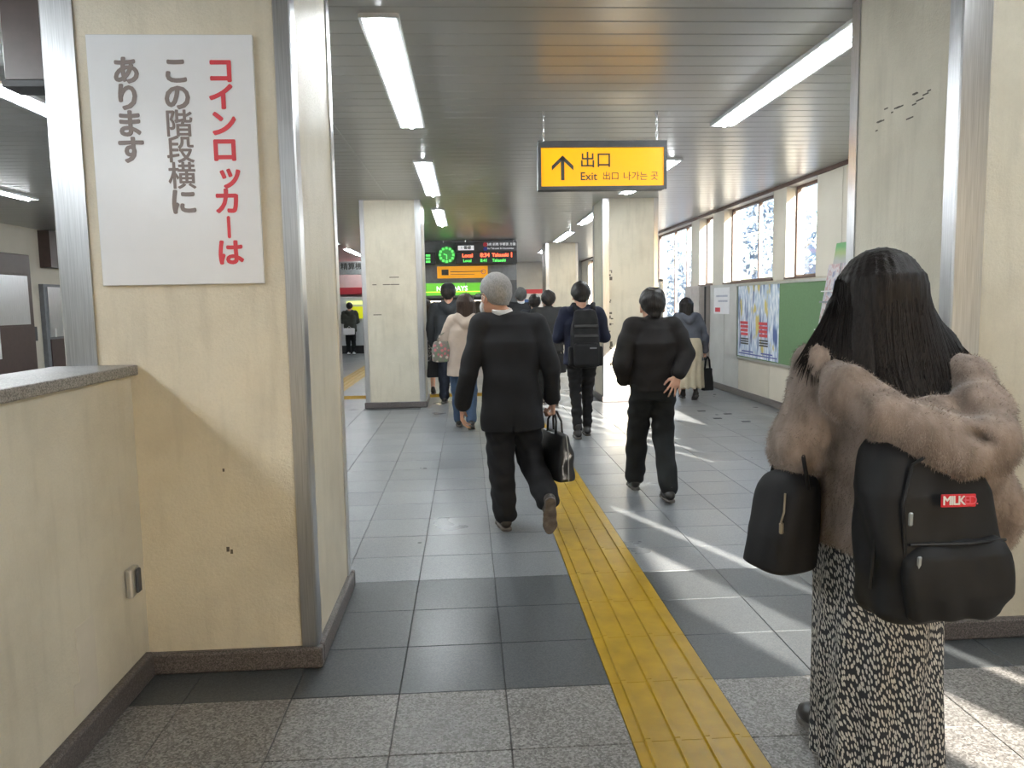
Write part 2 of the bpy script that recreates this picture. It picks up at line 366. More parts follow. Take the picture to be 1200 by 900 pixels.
# head trim along the ceiling line
struct('trim_2', MB().box(WX - .02, 7.5, H - .045, WX + .001, 27.4, H + .01), MT['brown'])
struct('baseboard_right', MB().bbox(WX - .03, -5.9, 0, WX + .01, 27.4, .10, .01, 2), MT['plinth'])
# cladding panels on the right wall
def panel(y0, y1, z0, z1, mat): MB().bbox(WX - .012, y0 + .004, z0, WX, y1 - .004, z1, .003, 1).build('panel', mat, wall_r)
for k in range(-1, 4): panel(7.85 + 1.2 * k, 7.85 + 1.2 * (k + 1), .1, ZS - .025, MT['wallcream']) if 7.85 + 1.2 * (k + 1) < 11.5 else None
panel(11.45, 12.12, .1, ZS - .025, MT['wallgrey']); panel(12.12, 12.85, .1, ZS - .025, MT['wallgrey'])
for a, b in ((7.05, 7.67), (7.67, 8.29), (8.29, 8.91)): panel(a, b, ZS - .02, H - .05, MT['wallcream'])
# the slim brown cabinet beside the opening
cb = thing('wall_cabinet', 'slim taupe cabinet on the right wall beside the woman in cream skirt', 'cabinet', (4.02, 13.3, 0))
tp = plain('taupe_panel', (.42, .38, .36), .5, var=.06)
MB().bbox(3.93, 12.88, .42, 4.1, 13.75, 1.70, .008, 2).build('cabinet_body', tp, cb)
MB().bbox(3.918, 12.9, .44, 3.93, 13.31, 1.68, .004, 1).build('door', tp, cb); MB().bbox(3.918, 13.32, .44, 3.93, 13.73, 1.68, .004, 1).build('door', tp, cb)
MB().box(4.0, 12.872, .44, 4.03, 12.882, 1.68).build('edge_strip', MT['dkgrey'], cb)
# frosted white door leaf further down
fg = thing('glass_screen', 'bright frosted glass screen at the end of the right wall windows', 'glass screen', (3.6, 14.5, 0))
fm, t_, b_ = nt('frosted_glass'); b_.inputs['Base Color'].default_value = (.9, .93, .96, 1); b_.inputs['Roughness'].default_value = .6; b_.inputs['Transmission Weight'].default_value = .85; b_.inputs['IOR'].default_value = 1.1
MB().box(3.62, 14.3, .12, 3.64, 16.6, 1.82).build('glass_leaf', fm, fg)
for yy in (14.28, 16.6): MB().box(3.6, yy, 0, 3.66, yy + .05, 1.86).build('post', MT['alu'], fg)
MB().box(3.6, 14.28, 1.82, 3.66, 16.65, 1.86).build('rail', MT['alu'], fg)
MB().box(3.612, 14.45, 1.58, 3.62, 14.9, 1.66).build('red_lettering', MT['red'], fg)
# outlet plates set in the floor by the wall
for k, (x, y) in enumerate(((3.05, 9.9), (3.3, 9.6), (3.05, 9.25), (3.3, 8.95))):
    o = MB().bbox(x - .05, y - .03, 0, x + .05, y + .03, .006, .002, 1).build('floor_plate', MT['dkgrey'])
    tag(o, 'small dark metal plate set in the floor tiles, %s of four from the far end' % ['first', 'second', 'third', 'fourth'][k], 'floor plate', 'small dark plates set in the floor by the right wall')
# ------------------------------------------------------------------ things on the right wall
bd = thing('bulletin_board', 'green felt bulletin board in an aluminium frame under the windows', 'bulletin board', (4.08, 9.6, .59))
MB().box(4.072, 7.6, .60, 4.088, 11.46, 1.66).build('felt_panel', MT['green'], bd)
for a in ((7.57, .575, 11.48, .605), (7.57, 1.65, 11.48, 1.68), (7.57, .605, 7.6, 1.65), (11.455, .605, 11.48, 1.65)):
    MB().box(4.058, a[0], a[1], 4.088, a[2], a[3]).build('frame_rail', MT['alu'], bd)
# poster with streaky bottles: white, blue, yellow
def poster_mat():
    m, t, b = nt('streaky_poster'); v = coords(t, False, (1, 5.2, .9)); n = noise(t, v, 2.6, 3)
    v2 = coords(t, False, (1, 3.0, 1.4)); n2 = noise(t, v2, 2.1, 2)
    c = ramp(t, n, [(.36, S(70, 95, 150)), (.45, S(170, 190, 215)), (.52, S(235, 238, 245)), (.6, S(150, 175, 205)), (.7, S(225, 230, 235))])
    c = mix(t, ramp(t, n2, [(.57, (0, 0, 0)), (.63, (.9, .9, .9))]), c, S(205, 185, 80))
    t.links.new(c, b.inputs['Base Color']); b.inputs['Roughness'].default_value = .3; return m
po = thing('poster', 'blue and white double poster with yellow streaks on the bulletin board', 'poster', (4.07, 10.67, .62))
MB().box(4.069, 9.9, .62, 4.0715, 11.43, 1.655).build('sheet', poster_mat(), po)
for q in (11.03, 10.3):
    m1 = MB()
    for k in range(4): m1.box(4.067, q - .02 + .01 * (k % 2), .93 + .055 * k, 4.069, q + .27 + .01 * k, .97 + .055 * k)
    m1.build('red_lettering', MT['red'], po)
    m2 = MB()
    for k in range(3): m2.box(4.067, q - .04, .80 + .035 * k, 4.069, q + .27, .822 + .035 * k)
    m2.build('black_lettering', MT['black'], po)
MB().box(4.067, 9.95, .655, 4.069, 11.38, .672).box(4.067, 10.1, .69, 4.069, 10.5, .71).box(4.067, 10.8, .69, 4.069, 11.25, .71).build('blue_lettering', plain('blue_print', (.08, .1, .35), .4), po)
nb = thing('paper_notice', 'small pale paper notice pinned to the grey panel left of the poster', 'notice', (4.085, 12.2, 1.23))
MB().box(4.083, 11.87, 1.23, 4.087, 12.62, 1.65).build('sheet', MT['paper'], nb)
MB().box(4.081, 12.3, 1.26, 4.083, 12.55, 1.33).build('red_print', MT['red'], nb); MB().box(4.081, 11.95, 1.5, 4.083, 12.5, 1.53).box(4.081, 11.95, 1.42, 4.083, 12.4, 1.45).build('grey_print', plain('pale_print', (.4, .42, .5), .5), nb)
# leaflet rack standing in front of the board
rk = thing('leaflet_rack', 'grey leaflet rack with a green header between the board and column', 'leaflet rack', (3.7, 8.1, 0))
gr = MB(); 
def greenhead():
    m, t, b = nt('rack_header'); v = coords(t, False); sx = t.nodes.new('ShaderNodeSeparateXYZ'); t.links.new(v, sx.inputs[0]); n = noise(t, v, 3, 2)
    a = t.nodes.new('ShaderNodeMath'); a.operation = 'MULTIPLY_ADD'; t.links.new(n, a.inputs[0]); a.inputs[1].default_value = .12; t.links.new(sx.outputs[2], a.inputs[2])
    mr = t.nodes.new('ShaderNodeMapRange'); mr.inputs[1].default_value = 1.6; mr.inputs[2].default_value = 2.4; t.links.new(a.outputs[0], mr.inputs[0])
    t.links.new(ramp(t, mr.outputs[0], [(.1, S(150, 150, 152)), (.42, S(160, 162, 160)), (.5, S(150, 165, 110)), (.58, S(90, 150, 90)), (.95, S(60, 140, 70))]), b.inputs['Base Color']); b.inputs['Roughness'].default_value = .45; return m
gh = greenhead()
def rk_pt(u, v, w):   # board plane leaning back towards the wall: u along Y, v up, w out of the board
    return (3.78 + .16 * v - w, 7.45 + u, v)
def rk_box(mb, u0, v0, w0, u1, v1, w1):
    P = [rk_pt(*p) for p in ((u0, v0, w0), (u1, v0, w0), (u1, v0, w1), (u0, v0, w1), (u0, v1, w0), (u1, v1, w0), (u1, v1, w1), (u0, v1, w1))]
    mb.add(P, [(0, 3, 2, 1), (4, 5, 6, 7), (0, 1, 5, 4), (1, 2, 6, 5), (2, 3, 7, 6), (3, 0, 4, 7)]); return mb
rk_box(MB(), 0, .25, 0, .95, 2.26, .02).build('back_board', gh, rk)
for u in (0.02, .9): rk_box(MB(), u, 0.02, -.03, u + .03, 2.2, -.002).build('leg', MT['midgrey'], rk)
MB().bbox(3.55, 7.45, 0, 4.04, 8.4, .03, .006, 1).build('base', MT['midgrey'], rk)
for z in (.55, 1.0, 1.42):
    rk_box(MB(), .0, z - .02, .02, .95, z, .10).build('shelf', MT['midgrey'], rk); rk_box(MB(), .0, z + .1, .095, .95, z + .112, .103).build('wire', MT['alu'], rk)
def mag_mat(seed):
    m, t, b = nt('magazine_cover'); v = coords(t, True, (1, 1, 1)); n = noise(t, v, 9 + seed, 2)
    t.links.new(ramp(t, n, [(.35, S(120, 120, 150)), (.45, S(190, 186, 190)), (.56, S(165, 125, 125)), (.60, S(180, 178, 184)), (.75, S(110, 120, 145))]), b.inputs['Base Color']); b.inputs['Roughness'].default_value = .35; return m
mm = [mag_mat(k) for k in range(3)]
n = 0
for z in (.55, 1.0, 1.42):
    for u in (.06, .37, .68):
        n += 1
        P = thing('magazine', 'magazine %s of the leaflet rack, %s pocket' % ({.55: 'on the bottom shelf', 1.0: 'on the middle shelf', 1.42: 'on the top shelf'}[z], {.06: 'the near', .37: 'the centre', .68: 'the far'}[u]), 'magazine', rk_pt(u, z, .04), group='magazines in the leaflet rack')
        rk_box(MB(), u, z, .03, u + .27, z + .40, .06).build('pages', MT['paper'], P); rk_box(MB(), u, z, .06, u + .27, z + .40, .064).build('cover', mm[n % 3], P)
# ------------------------------------------------------------------ ceiling lights
ordn = ['first', 'second', 'third', 'fourth', 'fifth', 'sixth', 'seventh', 'eighth']
rows = [(-3.0, 'row above the stairwell side'), (-.41, 'row left of the exit sign'), (2.165, 'row right of the exit sign')]
proto = None
def fixture(x, y, label):
    t = thing('ceiling_light', label, 'ceiling light', (x, y, H), group='fluorescent ceiling lights')
    L, w = 1.22, .095; z = H
    fr = MB()
    for s in (-1, 1): fr.box(x + s * w - .008, y - L, z - .022, x + s * w + .008, y + L, z + .004).box(x - w, y + s * L - .008, z - .022, x + w, y + s * L + .008, z + .004)
    fr.build('frame', MT['white'], t)
    MB().box(x - w + .008, y - L + .008, z - .006, x + w - .008, y + L - .008, z - .002).build('reflector', MT['reflglow'], t)
    MB().tube([(x, y - L + .05, z - .02), (x, y - .01, z - .02)], .02, 8).build('lamp_tube', MT['tube'], t, smooth=False)
    MB().tube([(x, y + .01, z - .02), (x, y + L - .05, z - .02)], .02, 8).build('lamp_tube', MT['tube'], t, smooth=False)
for x, rn in rows:
    for k in range(-1, 6):
        yy = 1.33 + 3.97 * k
        if (x == -.41 and k in (-1, 0, 4, 5)): continue
        fixture(x, yy, 'fluorescent ceiling light, %s from the camera in the %s' % (ordn[k] if k >= 0 else 'added behind', rn))  # fixtures behind the camera are added to the rows for more light
fixture(-3.36, 1.33, 'added fluorescent fill light over the stairwell beside the parapet, the nearer of the outer pair'); fixture(-3.36, -2.64, 'added fluorescent fill light over the stairwell behind the viewer in the outer pair')  # outer pair added to brighten the near column, not known lamps
fixture(-5.6, 9.3, 'recessed fluorescent ceiling light glimpsed over the parapet nearest the left wall')
fixture(-5.6, 5.3, 'recessed fluorescent ceiling light by the left wall hidden behind the column')
for x in (-3.0, .8): fixture(x, 24.8, 'fluorescent ceiling light at the far end, %s' % ('by the ticket machine' if x < 0 else 'beyond the kiosk'))
# ------------------------------------------------------------------ notice board on the near column
nbd = thing('notice_board', 'large white notice board with red and grey Japanese writing on the column', 'notice board', (-1.073, 3.03, 1.545))
MB().bbox(-1.373, 3.028, 1.545, -.772, 3.044, 2.46, .002, 1).build('board', MT['poster'], nbd)
def vtext(s, x, z0, pitch, size, mat):
    for k, ch in enumerate(s):
        r = 0
        if ch == 'ー': ch = '｜'; sz = size * .72
        else: sz = size
        text('lettering', ch, sz, mat, nbd, face(x + 1.073 + (.014 if ch == 'ッ' else 0), -.003, z0 - pitch * k - 1.545, r), fat=.0016 if ch in '階段横' else .0045 if ch == '｜' else .0036)
vtext('コインロッカーは', -.893, 2.325, .0955, .104, MT['red'])
vtext('この階段横に', -1.055, 2.325, .0955, .104, MT['greytext'])
vtext('あります', -1.235, 2.325, .0955, .104, MT['greytext'])
# ------------------------------------------------------------------ hanging exit sign
SY = 6.0
es = thing('exit_sign', 'hanging backlit yellow exit sign with an up arrow', 'sign', (1.065, SY, 2.31))
bx0, bx1, bz0, bz1 = .567, 1.56, 2.312, 2.676
MB().bbox(bx0 + .004, SY + .004, bz0 + .004, bx1 - .004, SY + .14, bz1 - .004, .004, 1).build('housing', MT['dkgrey'], es)
ym = emit('backlit_yellow', S(250, 178, 8), .36)
MB().box(bx0 + .022, SY - .004, bz0 + .024, bx1 - .02, SY + .004, bz1 - .048).build('light_panel', ym, es)
for a in ((bx0, bz0, bx1, bz0 + .025), (bx0, bz1 - .05, bx1, bz1), (bx0, bz0 + .025, bx0 + .023, bz1 - .05), (bx1 - .022, bz0 + .025, bx1, bz1 - .05)):
    MB().box(a[0], SY - .014, a[1], a[2], SY + .005, a[3]).build('frame_rail', MT['dkgrey'], es)
ink = plain('sign_ink', (.05, .05, .045), .5)
ar = MB(); cx = .755; zt = bz1 - .108; 
ar.box(cx - .013, SY - .007, zt - .185, cx + .013, SY - .004, zt - .02)
for s in (-1, 1):
    P = [(cx, zt), (cx + s * .083, zt - .078), (cx + s * .083, zt - .112), (cx, zt - .034)]
    vs = [(a, SY - .007, b) for a, b in P] + [(a, SY - .004, b) for a, b in P]
    ar.add(vs, [(0, 1, 2, 3), (7, 6, 5, 4), (0, 4, 5, 1), (1, 5, 6, 2), (2, 6, 7, 3), (3, 7, 4, 0)])
ar.build('arrow', ink, es)
o3 = (1.065, SY, 2.31)
def st_text(s, x, z, size, fat=0., al='LEFT'): return text('lettering', s, size, ink, es, face(x - o3[0], -.006, z - o3[2]), al, fat)
st_text('出口', .885, 2.525, .125, .0012); st_text('Exit', .888, 2.408, .085, .0008); st_text('出口', 1.06, 2.408, .066); st_text('나가는 곳', 1.22, 2.406, .070)
for x in (.62, 1.5):
    m = MB()
    for k in range(6):
        z = bz1 + .02 + .04 * k
        pts = [(x + .009 * math.cos(a) * (k % 2), SY + .07 + .009 * math.cos(a) * ((k + 1) % 2), z + .026 * math.sin(a)) for a in [2 * PI * q / 10 for q in range(11)]]
        m.tube(pts, .0035, 5)
    m.build('chain', MT['steel'], es)
# ------------------------------------------------------------------ left side seen over the parapet
hb = thing('hanging_signboard', 'dark brown hanging signboard over the stairwell seen at the top left', 'signboard', (-1.75, 3.6, 2.4))
MB().bbox(-1.93, 3.5, 2.43, -1.60, 3.62, 2.84, .004, 1).build('panel_board', MT['brownpanel'], hb)
MB().bbox(-1.94, 3.49, 2.40, -1.59, 3.63, 2.43, .003, 1).build('lower_rail', MT['dkgrey'], hb)
for x in (-1.86, -1.68): MB().tube([(x, 3.56, 2.83), (x, 3.56, H)], .008, 6).build('hanger_rod', MT['steel'], hb)
hc = thing('hanging_chain', 'thin hanging chain with a ring beside the brown signboard', 'chain', (-1.97, 3.5, 2.42))
m = MB()
for k in range(13):
    z = 2.46 + .036 * k
    m.tube([(-1.97 + .008 * math.cos(a) * (k % 2), 3.5 + .008 * math.cos(a) * ((k + 1) % 2), z + .023 * math.sin(a)) for a in [2 * PI * q / 10 for q in range(11)]], .003, 5)
m.build('links', MT['steel'], hc)
MB().tube([(-1.97 + .022 * math.cos(a), 3.5, 2.425 + .022 * math.sin(a)) for a in [2 * PI * q / 16 for q in range(17)]], .004, 6).build('ring', MT['steel'], hc)
ks = thing('shuttered_counter', 'brown and steel shuttered counter on the left wall', 'counter', (-7.5, 13, 0))
MB().bbox(-7.595, 10.9, .0, -7.42, 13.75, 2.42, .01, 1).build('surround', MT['brownpanel'], ks)
MB().box(-7.425, 11.0, 1.25, -7.40, 13.6, 2.06).build('steel_shutter', MT['steel'], ks)
MB().box(-7.425, 11.0, 2.08, -7.405, 13.6, 2.38).build('header', MT['brownpanel'], ks)
MB().box(-7.425, 11.0, .1, -7.405, 13.6, 1.22).build('lower_panel', MT['brownpanel'], ks)
yn = thing('yellow_notice', 'small yellow notice on the steel shutter at the left edge', 'notice', (-7.39, 12.4, 1.4))
MB().box(-7.399, 12.15, 1.34, -7.395, 12.55, 1.66).build('sheet', plain('yellow_paper', S(225, 190, 40), .5), yn)
m = MB()
for k in range(5): m.box(-7.395, 12.2, 1.40 + .05 * k, -7.393, 12.5, 1.415 + .05 * k)
m.build('printed_lines', plain('ochre_print', S(140, 110, 30), .5), yn)
pn = thing('prohibition_notice', 'white notice with a red prohibition ring below the yellow notice', 'notice', (-7.39, 12.4, .8))
MB().box(-7.399, 12.15, .72, -7.395, 12.7, 1.3).build('sheet', MT['paper'], pn)
MB().tube([(-7.393, 12.42 + .13 * math.cos(a), 1.0 + .13 * math.sin(a)) for a in [2 * PI * q / 24 for q in range(25)]] , .018, 6).build('red_ring', MT['red'], pn)
MB().box(-7.395, 12.25, 1.18, -7.393, 12.6, 1.22).box(-7.395, 12.25, .78, -7.393, 12.6, .80).build('printed_lines', MT['greytext'], pn)
dl = struct('door_1', MB().box(-7.6, 14.3, 0, -7.52, 15.9, 1.95), MT['midgrey'])
MB().box(-7.52, 14.4, 1.0, -7.5, 15.8, 1.9).build('steel_panel', MT['steel'], dl); MB().box(-7.52, 14.4, .1, -7.5, 15.8, .96).build('brown_panel', MT['brownpanel'], dl); MB().tube([(-7.46, 14.5, 1.0), (-7.46, 14.5, 1.15)], .015).build('handle', MT['steel'], dl)
sw = tag(MB().bbox(-7.6, 13.95, .95, -7.57, 14.1, 1.2, .005, 1).build('wall_box', MT['dkgrey']), 'small dark switch box on the left wall by the door', 'switch box')
struct('trim_3', MB().box(-7.6, 14.4, 2.25, -7.4, 16.5, 2.9), MT['brownpanel'])
# ------------------------------------------------------------------ kiosk and departure boards at the far end
KY = 18.0
kb = thing('kiosk_front', 'grey bulkhead of the station kiosk at the end of the hall', 'kiosk', (-.6, KY, 0)); kb['kind'] = 'structure'
MB().box(-2.0, KY, 2.0, 1.17, KY + .3, H + .02).build('bulkhead', MT['midgrey'], kb)
MB().box(.78, KY, 0, 1.17, KY + .3, 2.0).build('pier', MT['dkgrey'], kb)
MB().box(-2.0, KY + .02, 1.62, .78, KY + .2, 2.0).build('fascia', MT['midgrey'], kb)
MB().box(-2.0, KY + 2.6, 0, .9, KY + 2.7, 2.3).build('rear_panel', MT['dkgrey'], kb)
MB().box(-2.0, KY + .1, 0, .3, KY + .6, .95).build('counter', MT['brownpanel'], kb)
MB().box(-2.0, KY + .25, 1.55, .78, KY + 2.6, 1.62).build('soffit', MT['dkgrey'], kb)
MB().box(-1.9, KY + .9, 1.54, .6, KY + 1.1, 1.548).build('strip_light', emit('warm_strip', (1, .8, .55), 14), kb)
wood = plain('shelf_goods', S(200, 150, 100), .5, var=.5, vs=14)
gcol = [plain('goods_%d' % k, c, .45) for k, c in enumerate([S(225, 170, 110), S(240, 225, 190), S(190, 90, 60), S(215, 190, 90), S(120, 140, 90), S(235, 235, 235)])]
MB().box(-1.9, KY + 2.2, .0, .7, KY + 2.6, .9).box(-1.9, KY + 2.3, 1.13, .7, KY + 2.6, 1.15).build('shelving', plain('pale_wood', S(215, 175, 130), .5), kb)
rg = random.Random(5)
for r_, z in enumerate((.9, 1.15)):
    for k in range(9):
        x = -1.3 + .135 * k; h = rg.uniform(.1, .19); c = rg.randrange(6)
        o = MB().bbox(x, KY + 2.32, z, x + rg.uniform(.07, .12), KY + 2.5, z + h, .01, 1).build('snack_box', gcol[c])
        tag(o, '%s snack packet, %s from the left on the %s lit kiosk shelf' % (['tan', 'cream', 'rust red', 'mustard', 'olive', 'white'][c], (ordn + ['ninth'])[k], ('lower', 'upper')[r_]), 'snack', 'snack packets on the kiosk shelves')
gs = thing('kiosk_sign', 'bright green lit kiosk name sign with white letters', 'sign', (-.6, KY, 1.65))
lime = emit('lime_panel', S(110, 200, 60), .45)
for x0, x1 in ((-1.9, -.93), (-.92, -.02), (.0, .76)): MB().box(x0, KY - .03, 1.67, x1, KY + .02, 1.95).build('lit_panel', lime, gs)
MB().box(-1.9, KY - .034, 1.74, .76, KY - .03, 1.76).build('yellow_line', emit('yellow_line', S(230, 230, 80), .8), gs)
text('lettering', 'NEWDAYS', .15, emit('white_letter', (1, 1, 1), .7), gs, face(.27, -.036, .17), fat=.004)
yb = thing('platform_sign', 'amber platform information sign under the departure board', 'sign', (-.1, KY, 2.05))
MB().box(-.66, KY - .05, 2.06, .5, KY, 2.33).build('lit_panel', emit('amber_panel', S(235, 160, 25), .38), yb)
MB().box(-.56, KY - .055, 2.13, -.4, KY - .05, 2.26).build('pictogram', ink, yb)
MB().box(-.36, KY - .055, 2.2, .4, KY - .05, 2.215).box(-.36, KY - .055, 2.14, .2, KY - .05, 2.15).build('printed_lines', ink, yb)
MB().tube([(.4 + .05 * math.cos(a), KY - .05, 2.2 + .05 * math.sin(a)) for a in [2 * PI * q / 16 for q in range(17)]], .01, 5).build('ring_mark', plain('pink_print', S(190, 120, 130), .5), yb)
DY = KY - .25
db = thing('departure_board', 'black LED departure board with red and green train times', 'departure board', (.45, DY, 2.35))
MB().bbox(-.23, DY, 2.37, 1.17, DY + .2, 2.64, .006, 1).build('led_case', MT['black'], db)
MB().bbox(-.23, DY + .01, 2.645, 1.17, DY + .2, 2.86, .006, 1).build('header_panel', MT['dkgrey'], db)
redL, grnL = emit('red_led', (1, .12, .05), 2.2), emit('green_led', (.1, .7, .12), 1.0)
ob = (.45, DY, 2.35)
def led(s, x, z, size, mat, par=None, o=None, nm='led_text'): return text(nm, s, size, mat, par or db, face(x - ob[0], -.008, z - ob[2]), 'LEFT', fat=.003)
led('Local', -.08, 2.555, .115, redL); led('8:34', .33, 2.56, .125, redL); led('Takasaki', .60, 2.56, .11, redL)
MB().box(1.035, DY - .008, 2.51, 1.055, DY - .004, 2.62).build('led_mark', redL, db)
led('Local', -.06, 2.44, .09, grnL); led('8:41', .33, 2.44, .095, grnL); led('Takasaki', .60, 2.44, .09, grnL)
pw = emit('white_plate', (.8, .82, .85), .45)
MB().box(-.17, DY - .004, 2.68, .19, DY + .01, 2.78).build('number_plate', pw, db)
text('lettering', '1 番線', .085, MT['black'], db, face(.01 - ob[0], -.01, 2.73 - ob[2]), fat=.002)
MB().tube([(.45, DY - .002, 2.80), (.45, DY + .006, 2.80)], .05, 12).build('red_dot', MT['red'], db); MB().tube([(.45, DY - .002, 2.70), (.45, DY + .006, 2.70)], .045, 12).build('blue_dot', plain('blue_dot', (.05, .06, .4), .4), db)
text('lettering', '高崎 前橋 宇都宮 方面', .07, pw, db, face(.80 - ob[0], .004, 2.80 - ob[2]))
text('lettering', 'for Takasaki & Utsunomiya', .055, pw, db, face(.80 - ob[0], .004, 2.71 - ob[2]))
db2 = thing('departure_board', 'small black LED board half hidden by the far left column', 'departure board', (-.9, DY, 2.35))
MB().bbox(-1.5, DY, 2.37, -.68, DY + .2, 2.64, .006, 1).build('led_case', MT['black'], db2)
for z in (2.57, 2.5, 2.43): MB().box(-.9, DY - .006, z - .02, -.8, DY, z + .025).build('led_text', grnL, db2)
ck = thing('led_clock', 'round green LED clock on the bulkhead left of the departure board', 'clock', (-.43, DY, 2.58))
MB().tube([(-.43, DY + .02, 2.58), (-.43, DY + .1, 2.58)], .19, 24).build('clock_face', emit('green_face', (.05, .3, .06), .35), ck)
for k in range(12):
    a = 2 * PI * k / 12; cx, cz = -.43 + .15 * math.cos(a), 2.58 + .15 * math.sin(a)
    MB().box(cx - .025, DY + .012, cz - .025, cx + .025, DY + .02, cz + .025).build('hour_mark', grnL, ck)
MB().tube([(-.43, DY + .014, 2.58), (-.43 + .0, DY + .014, 2.48)], .013, 6).build('minute_hand', grnL, ck); MB().tube([(-.43, DY + .014, 2.58), (-.50, DY + .014, 2.60)], .013, 6).build('hour_hand', grnL, ck)
for x in (-.5, 0.0, 1.1):
    tag(MB().tube([(x, DY + .1, 2.86), (x, DY + .1, H)], .012, 6).build('hanger_rod', MT['steel']), 'thin steel hanger rod above the boards, %s' % {-.5: 'over the round clock', 0.0: 'over the white number plate', 1.1: 'at the right end of the departure board'}[x], 'hanger', 'steel hanger rods above the departure boards')
# ticket machine with a yellow screen, red band and grey sign far left
vm = thing('ticket_machine', 'white ticket machine with a yellow screen seen far off left of the column', 'ticket machine', (-3.5, 24.3, 0))
MB().bbox(-3.95, 24.2, 0, -2.9, 25.0, 1.75, .02, 2).build('cabinet', MT['white'], vm)
MB().box(-3.62, 24.18, 1.08, -3.2, 24.2, 1.45).build('screen', emit('yellow_screen', S(215, 220, 40), .5), vm)
MB().box(-3.7, 24.17, 1.52, -3.15, 24.2, 1.62).build('top_lamp', emit('machine_lamp', S(230, 240, 150), .9), vm)
MB().box(-3.1, 24.18, .9, -3.0, 24.2, 1.25).build('coin_panel', MT['dkgrey'], vm)
MB().box(-3.95, 24.19, 0, -2.9, 24.2, .25).build('kick_plate', MT['black'], vm)
rb = tag(MB().box(-6, 24.4, 1.84, -2.4, 25.98, 2.04).build('red_band', MT['red']), 'plain red fascia band above the ticket machine', 'fascia band')
sg = thing('ticket_sign', 'grey hanging sign over the ticket machine', 'sign', (-3.5, 24, 2.4))
MB().bbox(-4.4, 24, 2.42, -2.7, 24.1, 2.82, .01, 1).build('panel', plain('pale_sign', (.4, .42, .43), .5), sg)
for x in (-4.2, -2.9): MB().tube([(x, 24.05, 2.8), (x, 24.05, H)], .012, 6).build('hanger_rod', MT['steel'], sg)
text('lettering', '精算機', .22, ink, sg, face(.02, -.004, .26), fat=.004)
tag(MB().box(-7.6, 26.0, 0, -1.6, 26.4, 2.9).build('ticket_wall', MT['wallgrey']), 'pale grey partition behind the ticket machine', 'partition')['kind'] = 'structure'
pz = thing('poster', 'red white and blue poster low on the far wall beyond the walkers', 'poster', (2.2, 27.45, 1.2))
MB().box(1.95, 27.46, 1.3, 2.75, 27.5, 1.95).build('sheet', MT['paper'], pz); MB().box(1.95, 27.45, 1.8, 2.75, 27.46, 1.95).build('red_stripe', MT['red'], pz); MB().box(2.05, 27.45, 1.4, 2.6, 27.46, 1.6).build('blue_block', plain('blue_block', S(70, 100, 160), .5), pz)
# ------------------------------------------------------------------ outside: street level ground, pale block, trees
struct('ground', MB().box(4.4, -60, -5.2, 90, 90, -5).box(-40, -60, -5.2, 4.4, -6.4, -.1), plain('asphalt', (.3, .32, .35), .9, obj=False))
ab = thing('building', 'pale blue office block across the street seen through the windows', 'building', (30, 30, -5))
MB().box(26, 8, -5, 36, 64, 5.5).build('walls', MT['ext'], ab)
wg = plain('office_glass', (.12, .2, .38), .12, var=.3)
for r_ in range(3):
    for k in range(17): MB().box(25.94, 9.5 + 3.1 * k, -3.6 + 3 * r_, 26, 11.9 + 3.1 * k, -1.9 + 3 * r_).build('window', wg, ab)
leafm = plain('glossy_leaves', (.30, .36, .44), .25, var=.4, vs=3)
bark = plain('bark', (.12, .1, .09), .9)
def tree(x, y, h, label, seed):
    r = np.random.default_rng(seed); t = thing('tree', label, 'tree', (x, y, -5))
    m = MB(); m.tube([(x, y, -5), (x + .1, y, -5 + h * .5), (x, y + .1, -5 + h * .92)], [.16, .11, .03], 7)
    for k in range(9):
        a = k * 2.4; z = -5 + h * (.35 + .06 * k); m.tube([(x, y, z), (x + 1.2 * math.cos(a), y + 1.2 * math.sin(a), z + .7)], [.05, .015], 5)
    m.build('trunk', bark, t)
    N = 1500; lv = MB(); cl = [(r.uniform(-1.5, 1.5), r.uniform(-1.5, 1.5), r.uniform(.35, 1.0) * h) for _ in range(26)]
    for k in range(N):
        c = cl[k % 26]; p = np.array([x, y, -5.]) + np.array(c) * [1 - .4 * c[2] / h, 1 - .4 * c[2] / h, 1] + r.normal(0, .32, 3)
        u = r.normal(0, 1, 3); u /= np.linalg.norm(u); w = np.cross(u, r.normal(0, 1, 3)); w /= np.linalg.norm(w); s = r.uniform(.07, .15)
        lv.add([p - u * s, p + w * s * .5, p + u * s, p - w * s * .5], [(0, 1, 2, 3)])
    lv.build('foliage', leafm, t, kind='stuff')
tree(8.6, 20.5, 9.0, 'leafy street tree outside the nearest visible window', 1); tree(8.2, 27.5, 8.6, 'leafy street tree outside the middle windows', 2); tree(9.4, 37.5, 9.4, 'leafy street tree outside the farthest windows', 3)
